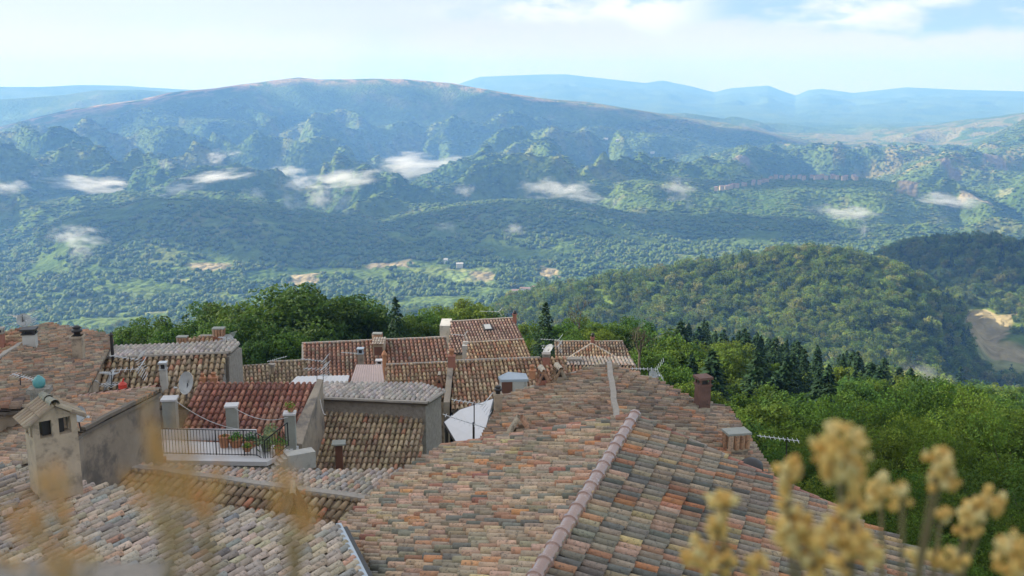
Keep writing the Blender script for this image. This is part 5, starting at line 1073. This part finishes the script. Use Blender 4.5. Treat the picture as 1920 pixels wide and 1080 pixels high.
for i, (lab, base, hs) in enumerate(flowers):
    D = .82 + .06 * (i % 4); b = at_y(base[0], base[1] + 60, D); root = empty('dried_flower', b, lab, 'dried flower', 'dried yellow flowers in the foreground'); st = MB(); hds = []
    for j, (x_, y_, w_, h_) in enumerate(hs):
        st.tube(at_y(base[0] + j * 2, base[1] + 60, D), at_y(x_, y_, D), 4.5 * pxm(b), 3.5 * pxm(b), 6, (.30, .24, .13)); hd = MB(); head(hd, x_, y_, D, w_ * 1.0, h_ * 1.0, max(9, int(w_ * h_ / 130)), i * 20 + j); hds.append(hd)
    st.build('stem', M['dry'], root); [hd.build('flower_head', M['dry'], root) for hd in hds]
OCH = [(.86, .52, .20), (.84, .58, .24), (.80, .44, .16), (.86, .64, .28)]
grass = [('golden dry grass plume in front of the grey gable wall', (330, 1150), [(270, 760), (300, 800), (340, 780), (360, 830), (280, 850), (320, 880)]), ('golden dry grass stem in front of the gabled chimney', (130, 1150), [(75, 900), (95, 880), (60, 960), (120, 930)]), ('dry grass tuft over the squat rendered chimney', (555, 1150), [(550, 900), (535, 930), (575, 930), (520, 860), (560, 945)]), ('yellowing low grass at the bottom left', (170, 1150), [(130, 1045), (90, 1040), (160, 1040), (20, 1010), (10, 960)]), ('thin dry grass in front of the dark mossy slope', (400, 1150), [(385, 930), (350, 900), (300, 900), (230, 900), (400, 880)])]
for i, (lab, base, tips) in enumerate(grass):
    D = .40 + .05 * (i % 3); b = at_y(base[0], base[1], D); root = empty('dry_grass', b, lab, 'dry grass', 'dry grass stems in the foreground'); st = MB(); pl_ = MB(); rg = random.Random(i)
    tips = tips + [(tx_ + rg.uniform(-30, 30), ty_ + rg.uniform(-10, 60)) for tx_, ty_ in tips]
    for tx, ty in tips:
        a = at_y(base[0] + rg.uniform(-10, 10), base[1], D); e = at_y(tx, ty, D); m_ = a.lerp(e, .55) + Vector(((e.x - a.x) * -.12, 0, .004)); s = pxm(e); st.tube(a, m_, 2.0 * s, 1.8 * s, 5, (.5, .35, .16), caps=False); st.tube(m_, e, 1.8 * s, 1.2 * s, 5, (.5, .35, .16), caps=False)
        for k in range(16):
            f = rg.random(); p = m_.lerp(e, .45 + .55 * f); q = p + Vector((rg.uniform(-1, 1) * 30 * s * (1.15 - f), rg.uniform(-1, 1) * 10 * s, rg.uniform(10, 40) * s)); pl_.tube(p, q, 1.7 * s, .8 * s, 4, rg.choice(OCH), caps=False)
    st.build('stem', M['dry'], root); pl_.build('plume', M['dry'], root)
mb = MB(); a = at_y(-80, 1052, 1.0); b_ = at_y(195, 1092, .92); mb.prism([a, a + Vector((0, .1, -.03)), b_ + Vector((0, .08, -.03)), b_], [p - Vector((0, .1, .6)) for p in (a, a + Vector((0, .1, 0)), b_ + Vector((0, .08, 0)), b_)]); 
mb = MB(); 
for k in range(12):
    p = at_y(-90 + 22 * k, 1058 + k * 3.2, .9); mb.blob(p - Vector((0, 0, .035)), (.022, .05, .035), k, amp=.1)
mb.box(at_y(20, 1180, .9), (.28, .12, .08)); tag(mb.build('stone_parapet', M['stone'], origin=at_y(20, 1200, .9)), 'blurred pale stone edge at the bottom left corner', 'wall')

# ------------------------------------------------------------------ unseen clouds added above the air box to shade village and hills
cm_ = bpy.data.materials.new('thin_shade_cloud'); cm_.use_nodes = True; cm_.node_tree.nodes['Principled BSDF'].inputs['Base Color'].default_value = (.9, .9, .9, 1); cm_.node_tree.nodes['Principled BSDF'].inputs['Roughness'].default_value = 1
_n = NT(cm_.node_tree); _t = _n.new('ShaderNodeBsdfTransparent'); _m = _n.new('ShaderNodeMixShader'); _m.inputs[0].default_value = .85; _n.link(_n.n['Principled BSDF'].outputs[0], _m.inputs[1]); _n.link(_t.outputs[0], _m.inputs[2]); _n.link(_m.outputs[0], _n.n['Material Output'].inputs[0])
cd_ = cm_.copy(); cd_.name = 'thick_shade_cloud'; [setattr(q_.inputs[0], 'default_value', .5) for q_ in cd_.node_tree.nodes if q_.bl_idname == 'ShaderNodeMixShader']
for i, (gx, gy, ra, rb_, lab) in enumerate([(-36, 34, 74, 58, 'unseen cloudbank added to dim the sun on the village'), (-620, 2230, 560, 260, 'unseen cloudbank added to shade the left foothill'), (250, 2420, 240, 150, 'unseen cloudbank added to shade the middle foothill'), (700, 2950, 300, 150, 'unseen cloudbank added to shade the right foothill'), (420, 5000, 1100, 260, 'long unseen cloudbank added to shade the far ridge'), (-1700, 4800, 900, 260, 'unseen cloudbank added to shade the left end of the far ridge'), (560, 1180, 260, 160, 'unseen cloudbank added to shade the hill at the far right')]):
    hgt_ = 1500 - (-20 if i == 0 else -250); c = Vector((gx, gy, 0)) + sd * (hgt_ / sd.z); c.z = 1500; mb = MB(); rg = random.Random(40 + i)
    for k in range(22): a = rg.uniform(0, 6.28); rr = rg.random() ** .5; mb.blob(c + Vector((math.cos(a) * rr * ra * .8, math.sin(a) * rr * rb_ * .8, rg.uniform(0, 60))), (ra * rg.uniform(.2, .42), rb_ * rg.uniform(.25, .45), rg.uniform(60, 130)), k, n=14, m=8, amp=.12)
    tag(mb.build('shade_cloud', cm_ if i == 0 else cd_, smooth=True, origin=c), lab, 'shade_cloud', 'unseen clouds added for their shade')

# ------------------------------------------------------------------ air
hz = bpy.data.materials.new('haze'); hz.use_nodes = True; n = NT(hz.node_tree); n.n.clear(); o_ = n.new('ShaderNodeOutputMaterial'); pv = n.new('ShaderNodeVolumePrincipled')
pv.inputs['Color'].default_value = (.20, .45, 1.0, 1); pv.inputs['Absorption Color'].default_value = (.50, .50, .50, 1); pv.inputs['Density'].default_value = 1.4e-4; pv.inputs['Anisotropy'].default_value = .15; n.link(pv.outputs[0], o_.inputs['Volume'])
mb = MB(); mb.box((0, 0, -100), (37400, 37400, 800)); tag(mb.build('haze', hz), 'thin blue haze filling the valley air', 'haze', kind='stuff')
